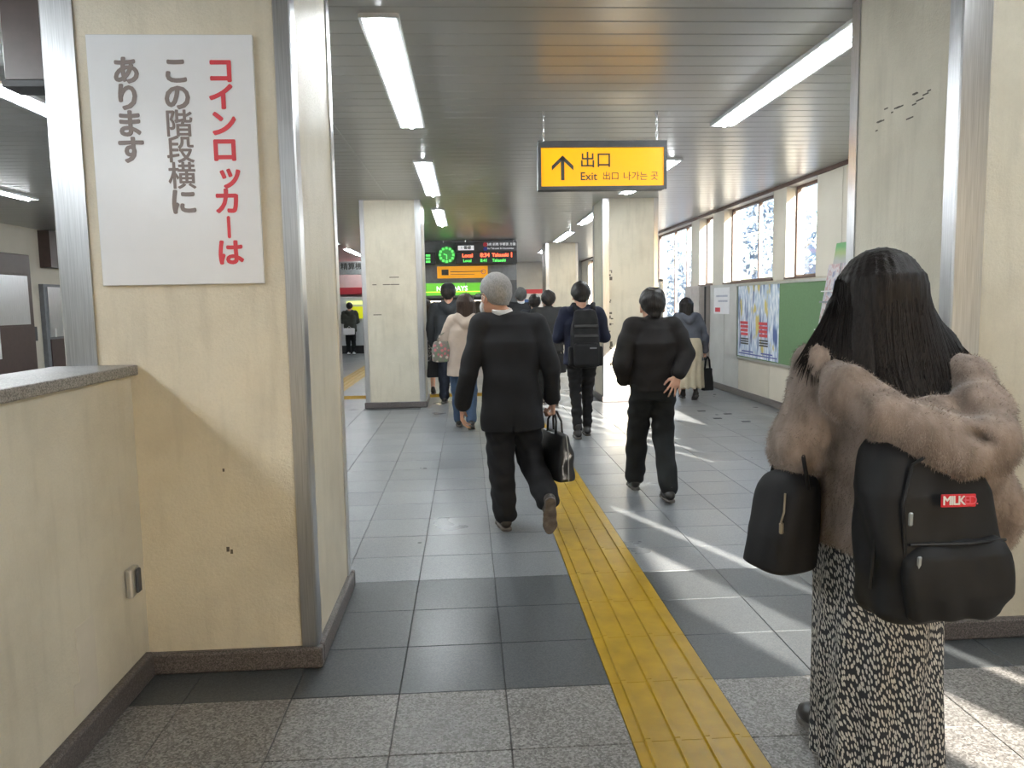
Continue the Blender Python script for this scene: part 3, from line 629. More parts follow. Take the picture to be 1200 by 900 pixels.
# ================================================================== smooth solid modelling (signed distances -> one closed surface)
F4 = np.float32
class SD:
    def __init__(s): s.ops = []; s.post = []
    def _a(s, fn, lo, hi, k, sub): s.ops.append((fn, np.array(lo, F4), np.array(hi, F4), k, sub)); return s
    def cap(s, a, b, ra, rb, k=.02, sc=(1, 1, 1), sub=False):
        a = np.array(a, F4); b = np.array(b, F4); sc = np.array(sc, F4); r = max(ra, rb)
        A, B = a / sc, b / sc; ab = B - A; L = max(1e-9, float(ab @ ab)); ms = float(min(sc))
        def fn(P):
            q = P / sc - A; t = np.clip(q @ ab / L, 0, 1); q = q - t[:, None] * ab
            return (np.sqrt(np.einsum('ij,ij->i', q, q)) - (ra + (rb - ra) * t)) * ms
        return s._a(fn, np.minimum(a, b) - r * sc, np.maximum(a, b) + r * sc, k, sub)
    def chain(s, pts, rs, k=.02, sc=(1, 1, 1), sub=False):
        for i in range(len(pts) - 1): s.cap(pts[i], pts[i + 1], rs[i], rs[i + 1], k, sc, sub)
        return s
    def ell(s, c, r, k=.02, rot=None, sub=False):
        c = np.array(c, F4); r = np.array(r, F4); R3 = None if rot is None else np.array(rot, F4)
        def fn(P):
            q = P - c
            if R3 is not None: q = q @ R3
            k0 = np.sqrt(((q / r) ** 2).sum(1)); k1 = np.sqrt(((q / r ** 2) ** 2).sum(1)) + 1e-9
            return k0 * (k0 - 1) / k1
        m = float(max(r)) if R3 is not None else r
        return s._a(fn, c - m, c + m, k, sub)
    def loft(s, secs, n=2.2, k=.02, sub=False, rnd=.008):
        a = np.array(secs, F4); a = a[np.argsort(a[:, 0])]; z = a[:, 0]
        def fn(P):
            zz = P[:, 2]; g = [np.interp(zz, z, a[:, i]).astype(F4) for i in (1, 2, 3, 4)]
            q = (np.abs((P[:, 0] - g[0]) / g[2]) ** n + np.abs((P[:, 1] - g[1]) / g[3]) ** n) ** (1 / n)
            d = (q - 1) * np.minimum(g[2], g[3]); dz = np.maximum(z[0] - zz, zz - z[-1])
            h = np.clip(.5 + .5 * (d - dz) / rnd, 0, 1)
            return dz + (d - dz) * h + rnd * h * (1 - h)
        lo = [(a[:, 1] - a[:, 3]).min(), (a[:, 2] - a[:, 4]).min(), z[0]]; hi = [(a[:, 1] + a[:, 3]).max(), (a[:, 2] + a[:, 4]).max(), z[-1]]
        return s._a(fn, lo, hi, k, sub)
    def rbox(s, c, half, r, k=.01, rot=None, sub=False):
        c = np.array(c, F4); hf = np.array(half, F4) - r; R3 = np.eye(3, dtype=F4) if rot is None else np.array(rot, F4)
        def fn(P):
            q = np.abs((P - c) @ R3) - hf
            return np.sqrt((np.maximum(q, 0) ** 2).sum(1)) + np.minimum(q.max(1), 0) - r
        m = np.abs(R3) @ np.array(half, F4)
        return s._a(fn, c - m, c + m, k, sub)
    def cut(s, p, n):
        p = np.array(p, F4); n = np.array(n, F4); n /= np.linalg.norm(n); s.post.append(lambda P, D: np.maximum(D, (P - p) @ n)); return s
    def disp(s, fn): s.post.append(lambda P, D: D + fn(P)); return s
    def ev(s, P, m):
        D = np.full(len(P), .4, F4)
        for fn, lo, hi, k, sub in s.ops:
            ok = np.nonzero(((P > lo - m - k) & (P < hi + m + k)).all(1))[0]
            if not len(ok): continue
            d = fn(P[ok]); c = D[ok]
            if sub: d = -d; h = np.clip(.5 - .5 * (c - d) / max(k, 1e-5), 0, 1); D[ok] = c + (d - c) * h + k * h * (1 - h)
            else: h = np.clip(.5 + .5 * (c - d) / max(k, 1e-5), 0, 1); D[ok] = c + (d - c) * h - k * h * (1 - h)
        for p in s.post: D = p(P, D)
        return D
    def mesh(s, res):
        B = 8; lo = np.min([o[1] for o in s.ops if not o[4]], 0) - res * 3 - .012; hi = np.max([o[2] for o in s.ops if not o[4]], 0) + res * 3 + .012
        nb = np.ceil((hi - lo) / (res * B)).astype(int) + 1; N = nb * B
        g = np.stack(np.meshgrid(*[np.arange(q) for q in nb], indexing='ij'), -1).reshape(-1, 3)
        cen = (lo + (g * B + B / 2 - .5) * res).astype(F4); dc = s.ev(cen, B * res * 2)
        Fv = np.repeat(np.repeat(np.repeat(dc.reshape(nb), B, 0), B, 1), B, 2).astype(F4)
        act = np.nonzero(np.abs(dc) < B * res * 1.25)[0]
        sub = np.stack(np.meshgrid(*[np.arange(B)] * 3, indexing='ij'), -1).reshape(-1, 3)
        for ch in np.array_split(act, max(1, len(act) // 400)):
            ix = (g[ch][:, None, :] * B + sub[None]).reshape(-1, 3); P = (lo + ix * res).astype(F4)
            Fv[ix[:, 0], ix[:, 1], ix[:, 2]] = s.ev(P, .035)
        return nets(Fv, lo, res)
def nets(Fv, lo, res):
    sg = Fv < 0; n = np.array(Fv.shape) - 1
    cnt = np.zeros(n, np.int8)
    offs = [(i, j, k) for i in (0, 1) for j in (0, 1) for k in (0, 1)]
    for i, j, k in offs: cnt += sg[i:n[0] + i, j:n[1] + j, k:n[2] + k]
    cells = np.argwhere((cnt > 0) & (cnt < 8)); acc = np.zeros((len(cells), 3), F4); num = np.zeros(len(cells), F4)
    V = {o: Fv[cells[:, 0] + o[0], cells[:, 1] + o[1], cells[:, 2] + o[2]] for o in offs}
    for a in offs:
        for ax_ in range(3):
            if a[ax_]: continue
            b = list(a); b[ax_] = 1; b = tuple(b); va, vb = V[a], V[b]; x = (va < 0) != (vb < 0)
            t = np.where(x, va / np.where(x, va - vb, 1), 0)
            p = np.array(a, F4)[None] + t[:, None] * (np.array(b, F4) - np.array(a, F4))[None]
            acc += p * x[:, None]; num += x
    vs = lo + (cells + acc / num[:, None]) * res
    ids = np.full(n, -1, np.int64); ids[cells[:, 0], cells[:, 1], cells[:, 2]] = np.arange(len(cells))
    fs = []
    for ax_ in range(3):
        u, v = [(1, 2), (2, 0), (0, 1)][ax_]
        s0 = [slice(0, -1) if q == ax_ else slice(1, -1) for q in range(3)]; s1 = [slice(1, None) if q == ax_ else slice(1, -1) for q in range(3)]
        a0, b0 = sg[tuple(s0)], sg[tuple(s1)]; e = np.argwhere(a0 != b0); fl_ = a0[e[:, 0], e[:, 1], e[:, 2]]
        e = e.copy()
        for q in range(3):
            if q != ax_: e[:, q] += 1
        def cid(du, dv):
            c = e.copy(); c[:, u] -= du; c[:, v] -= dv; return ids[c[:, 0], c[:, 1], c[:, 2]]
        q4 = np.stack([cid(1, 1), cid(0, 1), cid(0, 0), cid(1, 0)], 1)
        q4[~fl_] = q4[~fl_][:, ::-1]; fs.append(q4[(q4 >= 0).all(1)])
    return vs.astype(F4), np.concatenate(fs)
def np_mesh(name, vs, fs, mat, parent, smooth=True, kind=None):
    me = bpy.data.meshes.new(name); n = len(fs); k = fs.shape[1]
    me.vertices.add(len(vs)); me.vertices.foreach_set('co', np.ascontiguousarray(vs, F4).ravel())
    me.loops.add(n * k); me.loops.foreach_set('vertex_index', np.ascontiguousarray(fs, np.int32).ravel())
    me.polygons.add(n); me.polygons.foreach_set('loop_start', np.arange(0, n * k, k, dtype=np.int32)); me.polygons.foreach_set('use_smooth', np.full(n, smooth))
    me.update(calc_edges=True); me.validate(); me.materials.append(mat)
    return link(name, me, parent, kind)
def solid(name, sd, res, mat, parent): v, f = sd.mesh(res); return np_mesh(name, v, f, mat, parent)
def wr(seed, amp, fr, n=4):          # cloth folds: a few crossing waves
    r = np.random.default_rng(seed); K = r.normal(0, 1, (n, 3)) * np.array(fr); ph = r.uniform(0, 6.28, n); W = r.normal(0, 1, (2, 3)) * 6
    def fn(P):
        w = np.sin(P @ W[0].astype(F4)) * .9; d = 0
        for i in range(n): d = d + np.sin(P @ K[i].astype(F4) + ph[i] + w * (1 + i * .4))
        return (amp / n ** .5 * d).astype(F4)
    return fn
def V3(*a): return np.array(a, float)
def rotz(a): c, s = math.cos(a), math.sin(a); return np.array([[c, -s, 0], [s, c, 0], [0, 0, 1]])
def rotx(a): c, s = math.cos(a), math.sin(a); return np.array([[1, 0, 0], [0, c, -s], [0, s, c]])
def roty(a): c, s = math.cos(a), math.sin(a); return np.array([[c, 0, s], [0, 1, 0], [-s, 0, c]])
# ------------------------------------------------------------------ cloth, skin, hair materials
def cloth(name, col, rough=.85, weave=500, var=.18, bd=.0008, spec=.3, big=9, sheen=0.):
    m, t, b = nt(name); v = coords(t, True); n = noise(t, v, big, 4); w = noise(t, v, weave, 2)
    lo = tuple(c * (1 - var) for c in col); hi = tuple(c * (1 + var) for c in col)
    t.links.new(ramp(t, n, [(.3, lo), (.7, hi)]), b.inputs['Base Color']); b.inputs['Roughness'].default_value = rough; b.inputs['Specular IOR Level'].default_value = spec
    b.inputs['Sheen Weight'].default_value = sheen
    mx = t.nodes.new('ShaderNodeMath'); mx.operation = 'MULTIPLY_ADD'; t.links.new(n, mx.inputs[0]); mx.inputs[1].default_value = 2.0; t.links.new(w, mx.inputs[2]); bump(t, b, mx.outputs[0], .5, bd)
    return m
SKIN = plain('skin', S(205, 160, 138), .5, var=.07, vs=14, bs=220, bd=.0006); SKIN.node_tree.nodes['Principled BSDF'].inputs['Subsurface Weight'].default_value = .08
SKIN.node_tree.nodes['Principled BSDF'].inputs['Subsurface Radius'].default_value = (.02, .008, .005)
def hairmat(name, a, b_, rough=.42, sx=160, sz=5):
    m, t, b = nt(name); v = coords(t, True, (1, 1, sz / sx)); n = noise(t, v, sx, 3)
    t.links.new(ramp(t, n, [(.35, a), (.65, b_)]), b.inputs['Base Color']); b.inputs['Roughness'].default_value = rough; b.inputs['Specular IOR Level'].default_value = .25
    bump(t, b, n, .6, .003); return m
HB = hairmat('black_hair', (.008, .007, .007), (.028, .024, .023)); HBR = hairmat('brown_hair', (.022, .013, .010), (.055, .034, .026)); HG = hairmat('grey_hair', (.22, .215, .215), (.34, .33, .325), .6, 200, 60)
HS = hairmat('greying_hair', (.03, .03, .03), (.12, .12, .12), .6, 220, 60)
SHOE = plain('shoe_leather', (.022, .02, .019), .4, var=.2, vs=20, bs=90, bd=.0008); SOLE = plain('shoe_sole', (.10, .09, .08), .75, var=.25, vs=30)
BLK = cloth('black_nylon', (.009, .009, .0105), .7, 700, .2); BAGL = plain('black_leather', (.014, .014, .015), .38, var=.2, vs=25, bs=160, bd=.0008)
EYE = plain('eye', (.03, .02, .015), .15)
# ------------------------------------------------------------------ hands, shoes, people
def hand(sd, w, d, n, t, s=1., curl=(.5, .5, .4), spread=.12, k=.004):
    w, d, n, t = [np.array(q, float) for q in (w, d, n, t)]
    d /= np.linalg.norm(d); t = t - d * (t @ d); t /= np.linalg.norm(t); n = n - d * (n @ d) - t * (n @ t); n /= np.linalg.norm(n)
    for i in range(4):
        o = (1.5 - i) * .0205 * s; kn = w + d * (.088 - .006 * abs(i - 1)) * s + t * o
        sd.cap(w + t * o * .55 + d * .008, kn, .0135 * s, .0115 * s, .012)
        L = np.array((.043, .026, .022)) * (.95, 1.05, .98, .78)[i] * s; p = kn; a = 0; sp = (1.5 - i) * spread
        dd0 = d * math.cos(sp) + t * math.sin(sp)
        for j in range(3):
            a += curl[j]; q = p + (dd0 * math.cos(a) + n * math.sin(a)) * L[j]
            sd.cap(p, q, (.0098 - .0008 * j) * s, (.0092 - .001 * j) * s, k); p = q
    b = w + d * .022 * s + t * .022 * s
    for dr, L, r in (((.55, .75, .25), .04, .0125), ((.8, .5, .35), .032, .0108), ((.9, .25, .45), .026, .0095)):
        q = b + (d * dr[0] + t * dr[1] + n * dr[2]) * L * s; sd.cap(b, q, r * s, (r - .001) * s, .006); b = q
def shoe(par, ankle, yaw=0., pitch=0., s=1., mat=None, res=.007, sole=None, high=.0):
    sd = SD(); so_ = SD(); R3 = rotz(yaw) @ rotx(pitch); A = np.array(ankle, float)
    def P(x, y, z): return A + R3 @ (np.array((x, y, z)) * s)
    sd.cap(P(0, -.035, -.035), P(0, .03, -.02), .038 * s, .036 * s, .03).cap(P(0, .02, -.03), P(.004, .12, -.05), .038 * s, .034 * s, .03).cap(P(.004, .12, -.052), P(.002, .165, -.06), .038 * s, .026 * s, .03)
    sd.cap(P(0, -.012, -.02), P(0, -.02, .02 + high), .036 * s, .036 * s, .02)
    n = R3 @ np.array((0, 0, -1.)); sd.cut(P(0, 0, -.072), n)
    so_.cap(P(0, -.04, -.078), P(0, .05, -.078), .036 * s, .036 * s, .02).cap(P(0, .05, -.078), P(.004, .13, -.078), .036 * s, .041 * s, .03).cap(P(.004, .13, -.078), P(.002, .172, -.078), .04 * s, .026 * s, .03)
    so_.cut(P(0, 0, -.088), n).cut(P(0, 0, -.068), -n)
    o = solid('shoe', sd, res, mat or SHOE, par); solid('sole', so_, res * .8, sole or SOLE, o)
def person(label, loc, rz=0., H=1.66, lean=0., hx=0., hip=None, yaw=0., pitch=0., arms=None, legs=None, top=None, bottom=None, hair='short', hairm=None, res=.010,
           shoes=None, skirt=None, sw=.185, shoe_mat=None, sole=None, shoe_high=0., mask=False, glasses=False, yaws=(0, 0), pitches=(0, 0), hs_=1.08, hdz=-.032, hdx=0.):
    s = H / 1.7; P = thing('person', label, 'person', loc, rz)
    hz = .90 * s if hip is None else hip; lx = lean
    SL, SR = V3(-sw * s + hx, lx, 1.385 * s), V3(sw * s + hx, lx, 1.385 * s)
    HL, HR = V3(-.085 * s, 0, hz), V3(.085 * s, 0, hz)
    (eL, wL, hL), (eR, wR, hR) = arms
    (kL, aL), (kR, aR) = legs
    HC = V3(hx * 1.25 + hdx, lx * 1.2 + .025, 1.575 * s + hdz); s0 = s; s = s * hs_; RH = rotz(yaw) @ rotx(pitch)
    def h(x, y, z): return HC + RH @ (V3(x, y, z) * s0 * hs_)
    s = s0; b = SD()
    b.loft([(hz - .06, 0, 0, .13 * s, .09 * s), (hz + .08, 0, 0, .145 * s, .095 * s), (hz + .25, hx * .4, lx * .4, .125 * s, .085 * s), (1.3 * s, hx * .8, lx * .9, .15 * s, .09 * s), (1.40 * s, hx, lx, .10 * s, .06 * s)], k=.03)
    for S_, E_, W_ in ((SL, eL, wL), (SR, eR, wR)): b.cap(S_ + V3(-.03 * np.sign(S_[0] - hx), 0, -.03), E_, .042 * s, .036 * s, .03).cap(E_, W_, .038 * s, .026 * s, .02)
    for G_, K_, A_ in ((HL, kL, aL), (HR, kR, aR)): b.cap(G_, K_, .08 * s, .055 * s, .03).cap(K_, A_, .054 * s, .036 * s, .02)
    b.cap(V3(hx, lx - .01, 1.38 * s), h(0, -.022, -.06), .056 * s, .05 * s, .02)
    s = s0 * hs_
    b.ell(h(0, -.008, .035), V3(.074, .094, .088) * s, .02, RH).ell(h(0, .022, -.035), V3(.059, .068, .083) * s, .03, RH).cap(h(0, .062, -.095), h(0, .05, -.092), .022 * s, .03 * s, .03)
    b.cap(h(0, .088, .02), h(0, .104, -.018), .009 * s, .014 * s, .01)
    for q in (-1, 1):
        b.ell(h(q * .031, .094, .016), V3(.016, .012, .009) * s, .012, RH, sub=True)
        b.ell(h(q * .077, -.004, -.006), V3(.011, .020, .032) * s, .008, RH @ rotz(-q * .35)).ell(h(q * .087, .004, -.004), V3(.006, .011, .02) * s, .004, RH, sub=True)
    b.ell(h(0, .098, -.052), V3(.024, .012, .003) * s, .004, RH, sub=True); b.cap(h(-.016, .088, -.045), h(.016, .088, -.045), .006 * s, .006 * s, .008); b.cap(h(-.014, .085, -.060), h(.014, .085, -.060), .007 * s, .007 * s, .008)
    s = s0
    for hd, W_ in ((hL, wL), (hR, wR)):
        if hd: hand(b, W_, s=s * .98, **hd)
    solid('body', b, res, SKIN, P)
    for q in (-1, 1): solid('eye', SD().ell(h(q * .031, .0765, .016), V3(.0115, .0115, .0095) * s0 * hs_, 0), .004, EYE, P)
    # hair
    s = s0 * hs_; hm = hairm or HB; hs = SD()
    if hair in ('short', 'crop', 'bald'):
        g = {'short': .022, 'crop': .009, 'bald': .011}[hair]
        hs.ell(h(0, -.014, .042), V3(.077 + g, .094 + g, .090 + g) * s, .02, RH); hs.cap(h(0, -.06, -.015), h(0, -.068, -.045), (.05 + g * .6) * s, (.034 + g * .3) * s, .03)
        hs.cut(h(0, .066, .05), RH @ V3(0, 1, -.42)); hs.cut(h(0, 0, -.006), RH @ V3(0, .9, -.75)) ; hs.cut(h(0, -.07, -.073 if hair != 'crop' else -.05), RH @ V3(0, .15, -1))
        for q in (-1, 1): hs.ell(h(q * .096, .010, -.012), V3(.03, .034, .044) * s, .008, RH, sub=True)
        if hair == 'bald': hs.ell(h(0, -.045, .142), V3(.040, .05, .03) * s, .01, RH, sub=True)
        hs.disp(wr(int(H * 100), .0028 if hair != 'crop' else .0010, (60, 60, 60)))
    elif hair == 'bob':
        hs.ell(h(0, -.016, .04), V3(.10, .115, .11) * s, .02, RH); hs.loft([(HC[2] - .17 * s, HC[0], HC[1] - .03, .105 * s, .085 * s), (HC[2] - .05 * s, HC[0], HC[1] - .02, .108 * s, .10 * s), (HC[2] + .05 * s, HC[0], HC[1] - .015, .10 * s, .105 * s)], k=.03)
        hs.ell(h(0, .12, -.04), V3(.062, .09, .12) * s, .02, RH, sub=True); hs.disp(wr(5, .004, (70, 70, 9)))
    if hs.ops: solid('hair', hs, min(res, .008), hm, P)
    if mask:
        mk = SD().ell(h(0, .03, -.055), V3(.068, .082, .062) * s, .02, RH); mk.cut(h(0, .038, 0), RH @ V3(0, -1, -.05)); o = solid('face_mask', mk, .007, MT['paper'], P)
        mb = MB()
        for q in (-1, 1): mb.tube([h(q * .066, .045, -.03), h(q * .082, .01, .015), h(q * .086, -.018, 0), h(q * .068, .035, -.085)], .0025, 5)
        mb.build('strap', MT['paper'], P, local=True)
    if glasses:
        mb = MB()
        for q in (-1, 1): mb.tube([h(q * .082, -.012, .012), h(q * .081, .03, .02), h(q * .072, .085, .02)], .0035, 5).tube([h(q * .034 + .028 * math.cos(a), .108, .012 + .02 * math.sin(a)) for a in [PI * u / 7 for u in range(15)]], .002, 5)
        mb.build('spectacles', MT['black'], P, local=True)
    # upper garment
    s = s0
    tz = top['hem']; m = top['mat']; w, dp = top.get('w', .2) * s, top.get('d', .13) * s; fl2 = top.get('flare', 1.0); r0, r1, r2 = [q * s for q in top.get('sl', (.075, .065, .05))]
    g = SD(); wx = hx
    zt = 1.40 * s; zm = (tz + zt) * .5
    g.loft([(tz, 0, top.get('hy', 0), w * fl2, dp * fl2 * 1.02), (hz + .12, hx * .3, lx * .2, w * top.get('waist', .93), dp * .98), (zm + .08, hx * .5, lx * .6, w * .97, dp), (1.25 * s, hx * .85, lx, w * .99, dp * 1.0), (1.36 * s, hx, lx, w * .78, dp * .74), (zt + .015, hx, lx, w * .42, dp * .5)], n=2.5, k=.03)
    g.cap(V3(hx - .05 * s, lx - .005, 1.40 * s), SL + V3(.02, 0, -.01), .05 * s, r0 * .80, .05).cap(V3(hx + .05 * s, lx - .005, 1.40 * s), SR + V3(-.02, 0, -.01), .05 * s, r0 * .80, .05)
    for S_, E_, W_ in ((SL, eL, wL), (SR, eR, wR)):
        e = W_ - E_; We = E_ + e * (1 - .03 / np.linalg.norm(e)); g.cap(S_ + V3(0, 0, -.015), S_ * .65 + E_ * .35, r0, r0 * .65 + r1 * .35, .03).cap(S_ * .65 + E_ * .35, E_, r0 * .65 + r1 * .35, r1, .010).cap(E_, We, r1, r2, .010)
    cxn = hx + hdx * .55
    if top.get('collar'): g.cap(V3(hx + hdx * .25, lx - .012, 1.40 * s), V3(cxn, lx - .005, 1.40 * s + top['collar']), .067 * s, .060 * s, .015)
    if top.get('hood'):
        q = top['hood']; g.chain([V3(hx - .085 * s, lx + .0, 1.44 * s), V3(hx - .095 * s, lx - .06 * s, 1.40 * s), V3(hx, lx - .115 * s - q * .3, 1.36 * s - q), V3(hx + .095 * s, lx - .06 * s, 1.40 * s), V3(hx + .085 * s, lx, 1.44 * s)], [.03 * s, .05 * s, .058 * s, .05 * s, .03 * s], .02)
    if top.get('vent'): g.rbox(V3(.0, -.3, tz + .05), (.003, .3, .11), .001, .002, sub=True)
    for c_ in top.get('seams', ()): g.rbox(V3(c_, -.3 - .0, .9), (.0025, .3, .6), .001, .003, sub=True)
    g.disp(wr(top.get('seed', 1), top.get('fold', .005), top.get('fr', (14, 14, 26))))
    if top.get('quilt'): g.disp(lambda Q: (.006 * np.cos(Q[:, 2] * 2 * PI / .075)).astype(F4))
    g.cut((0, 0, tz), top.get('hn', (0, 0, -1)))
    J = solid('jacket', g, top.get('res', res), m, P)
    if top.get('shirt'):
        c = SD().cap(V3(hx + hdx * .25, lx - .014, 1.39 * s), V3(hx + hdx * .6, lx - .010, 1.458 * s), .068 * s, .063 * s, .01); c.cut(V3(hx, lx + .0, 1.468 * s), (0, -.25, 1)); solid('shirt_collar', c, .006, MT['paper'], P)
    # lower garment
    if bottom:
        tr = SD(); r0, r1, r2 = [q * s for q in bottom.get('r', (.098, .076, .066))]
        tr.loft([(hz - .09, 0, 0, .155 * s, .115 * s), (hz + .03, 0, 0, .165 * s, .118 * s), (hz + .14, 0, 0, .15 * s, .11 * s)], k=.03)
        for G_, K_, A_ in ((HL, kL, aL), (HR, kR, aR)):
            e = A_ - K_; Ae = K_ + e * (1 - .018 / np.linalg.norm(e)); tr.cap(G_ + V3(0, 0, -.01), K_, r0, r1, .03).cap(K_, Ae, r1, r2, .02)
        tr.disp(wr(bottom.get('seed', 3), bottom.get('fold', .0055), (22, 22, 38), 6))
        solid('trousers', tr, bottom.get('res', res), bottom['mat'], P)
    if skirt:
        k = SD(); zt = hz + .12; zb = skirt['hem']; rt, rb_ = skirt['rt'], skirt['rb']; cx, cy = skirt.get('c', (0, 0))
        k.loft([(zb, cx, cy, rb_[0], rb_[1]), ((zt + zb) * .5, cx * .5, cy * .5, (rt[0] + rb_[0]) * .5, (rt[1] + rb_[1]) * .5), (hz, 0, 0, rt[0], rt[1]), (zt, 0, 0, rt[0] * .85, rt[1] * .85)], k=.02)
        ff = skirt.get('fold', .01)
        def fold(Q): a = np.arctan2(Q[:, 1] - cy * .5, Q[:, 0] - cx * .5); t_ = np.clip((zt - Q[:, 2]) / (zt - zb), 0, 1); return (ff * t_ * np.sin(a * 11 + 2.2 * np.sin(Q[:, 2] * 5)) ).astype(F4)
        k.disp(fold); solid('skirt', k, res, skirt['mat'], P)
    for i, (A_, ym, pm) in enumerate(zip((aL, aR), yaws, pitches)): shoe(P, A_ , ym, pm, s, shoe_mat, max(.006, res * .8), sole, shoe_high)
    return P
# ================================================================== people
def hd(d, n, t, curl=(.35, .4, .3), spread=.1): return dict(d=d, n=n, t=t, curl=curl, spread=spread)
CH = cloth('charcoal_suiting', (.0145, .015, .0175), .85, 900, .12, .0004); 
# the man in the dark suit
p1 = person('grey haired person in a charcoal suit walking and carrying a black briefcase', (.27, 4.85, 0), H=1.65, hx=-.005, hdx=-.085, lean=.03, yaw=.6, pitch=-.06, hs_=1.15, hdz=-.035, sw=.188,
    arms=((V3(-.268, -.03, 1.02), V3(-.315, .03, .80), hd((-.05, .25, -1), (1, 0, .1), (0, 1, .2), (.45, .45, .35))), (V3(.248, -.04, 1.02), V3(.266, .02, .825), hd((-.02, .1, -1), (-1, 0, 0), (0, 1, 0), (1.3, 1.3, .9), .02))),
    legs=((V3(-.075, .03, .475), V3(-.055, .02, .088)), (V3(.115, .10, .46), V3(.205, -.20, .235))),
    top=dict(hem=.655, mat=CH, w=.196, d=.146, flare=1.04, waist=.95, sl=(.070, .063, .053), collar=.022, vent=True, shirt=True, seed=11, fold=.007, fr=(15, 15, 24), hn=(.05, 0, -1), hy=.01),
    bottom=dict(mat=CH, r=(.105, .088, .078), seed=4, fold=.005), hair='crop', hairm=HG, res=.0072, mask=True, glasses=True, yaws=(.15, .05), pitches=(0, -1.25), shoe_mat=plain('brown_leather', (.045, .036, .03), .45, var=.25, vs=18), sole=plain('worn_sole', (.15, .125, .11), .8, var=.45, vs=22))
# his briefcase
def handle_bag(name, label, cat, loc, rz, secs, mat, hpts, n=6, hr=.007, trim=None, res=.008, fold=.002):
    b = thing(name, label, cat, loc, rz); sd = SD().loft(secs, n=n, rnd=.015).disp(wr(len(label), fold, (18, 18, 18)))
    solid('bag_body', sd, res, mat, b)
    for hp in hpts: MB().tube(hp, hr, 8).build('handle', mat, b, local=True, smooth=True)
    return b
bc = handle_bag('briefcase', 'black leather briefcase held in the suited man\'s right hand', 'bag', (.548, 4.90, .33), -1.28, [(0, 0, 0, .205, .062), (.03, 0, 0, .21, .065), (.2, 0, 0, .205, .05), (.30, 0, 0, .18, .025)], BAGL,
    [[(-.07, y, .28), (-.066, y * .8, .37), (-.02, y * .3, .425), (.02, y * .3, .425), (.066, y * .8, .37), (.07, y, .28)] for y in (-.022, .022)], hr=.0075)
for y in (-1, 1): MB().tube([(-.212, .0, .01), (-.208, .0, .2), (-.182, 0, .3)] if y < 0 else [(.212, 0, .01), (.208, 0, .2), (.182, 0, .3)], .004, 6).build('piping', plain('silver_zip', (.45, .45, .45), .3, metal=.9), bc, local=True)
MB().bbox(-.205, -.02, .19, -.212, .02, .22, .002, 1).build('clasp', MT['steel'], bc, local=True)
# the balding man, hand on hip
BM = cloth('black_padded_nylon', (.0085, .007, .007), .75, 260, .3, .002)
DT = cloth('black_trousers', (.010, .011, .0115), .85, 800, .15)
p3 = person('balding person in a black blouson with the right hand resting on the hip', (1.355, 5.58, 0), H=1.565, pitch=-.05, sw=.168, hs_=1.17, hdz=-.045,
    arms=((V3(-.24, -.04, 1.0), V3(-.19, .10, .86), None), (V3(.222, -.06, 1.06), V3(.135, -.165, .92), hd((-.28, -.1, -1), (.1, 1, 0), (-1, .1, .2), (.1, .15, .15), .28))),
    legs=((V3(-.085, .14, .46), V3(-.095, .2, .095)), (V3(.08, .02, .45), V3(.07, -.2, .095))),
    top=dict(hem=.80, mat=BM, w=.195, d=.145, flare=.92, waist=1.0, sl=(.082, .080, .060), collar=.035, seed=21, fold=.0045, fr=(16, 16, 30)),
    bottom=dict(mat=DT, r=(.10, .084, .074), seed=5), hair='bald', hairm=HB, res=.0075)
# the young man with the rucksack
NV = cloth('navy_hooded_jacket', (.012, .015, .034), .8, 400, .15)
p4 = person('person in a navy hooded jacket wearing a large black rucksack', (1.20, 8.1, 0), H=1.665, pitch=-.28, sw=.18,
    arms=((V3(-.245, .02, 1.09), V3(-.16, .24, 1.06), hd((.3, 1, .1), (1, -.2, .3), (0, .2, 1))), (V3(.25, .02, 1.09), V3(.20, .24, 1.07), hd((-.2, 1, .1), (-1, -.2, .3), (0, .2, 1)))),
    legs=((V3(-.06, .05, .47), V3(-.045, 0, .09)), (V3(.075, .12, .48), V3(.085, .2, .09))),
    top=dict(hem=.80, mat=NV, w=.20, d=.125, sl=(.072, .066, .052), hood=.012, seed=31),
    bottom=dict(mat=BLK, r=(.09, .062, .05), seed=6), hair='short', res=.009, shoe_high=.03)
# the woman in the grey hooded coat
GC = cloth('slate_coat', (.085, .092, .112), .85, 300, .15); CR = cloth('cream_skirt_cloth', (.50, .44, .33), .85, 300, .08)
p5 = person('person in a slate hooded coat and long cream skirt near the right wall', (3.24, 11.1, 0), H=1.50, pitch=-.2, yaw=.2, lean=.05, sw=.165, hx=-.03,
    arms=((V3(-.22, .05, .95), V3(-.19, .16, .78), hd((0, .2, -1), (1, 0, 0), (0, 1, 0))), (V3(.225, .03, .92), V3(.245, .05, .70), hd((0, .1, -1), (-1, 0, 0), (0, 1, 0), (1.2, 1.2, .8)))),
    legs=((V3(-.07, .03, .40), V3(-.07, .1, .095)), (V3(.07, .05, .38), V3(.06, -.1, .12))),
    top=dict(hem=.575, mat=GC, w=.205, d=.14, flare=1.0, sl=(.078, .07, .056), hood=.04, seed=41, fold=.006), skirt=dict(hem=.185, rt=(.18, .14), rb=(.20, .18), mat=CR, fold=.012), hair='bob', hairm=HB, res=.0105, pitches=(0, -.45), shoe_high=.05)
b5 = handle_bag('tote_bag', 'black tote bag carried by the woman in the cream skirt', 'bag', (3.51, 11.12, .13), .3, [(0, 0, 0, .085, .05), (.2, 0, 0, .08, .04), (.33, 0, 0, .07, .02)], BLK, [[(-.045, y, .31), (-.03, y, .45), (0, y, .50), (.03, y, .45), (.045, y, .31)] for y in (-.012, .012)], res=.01)
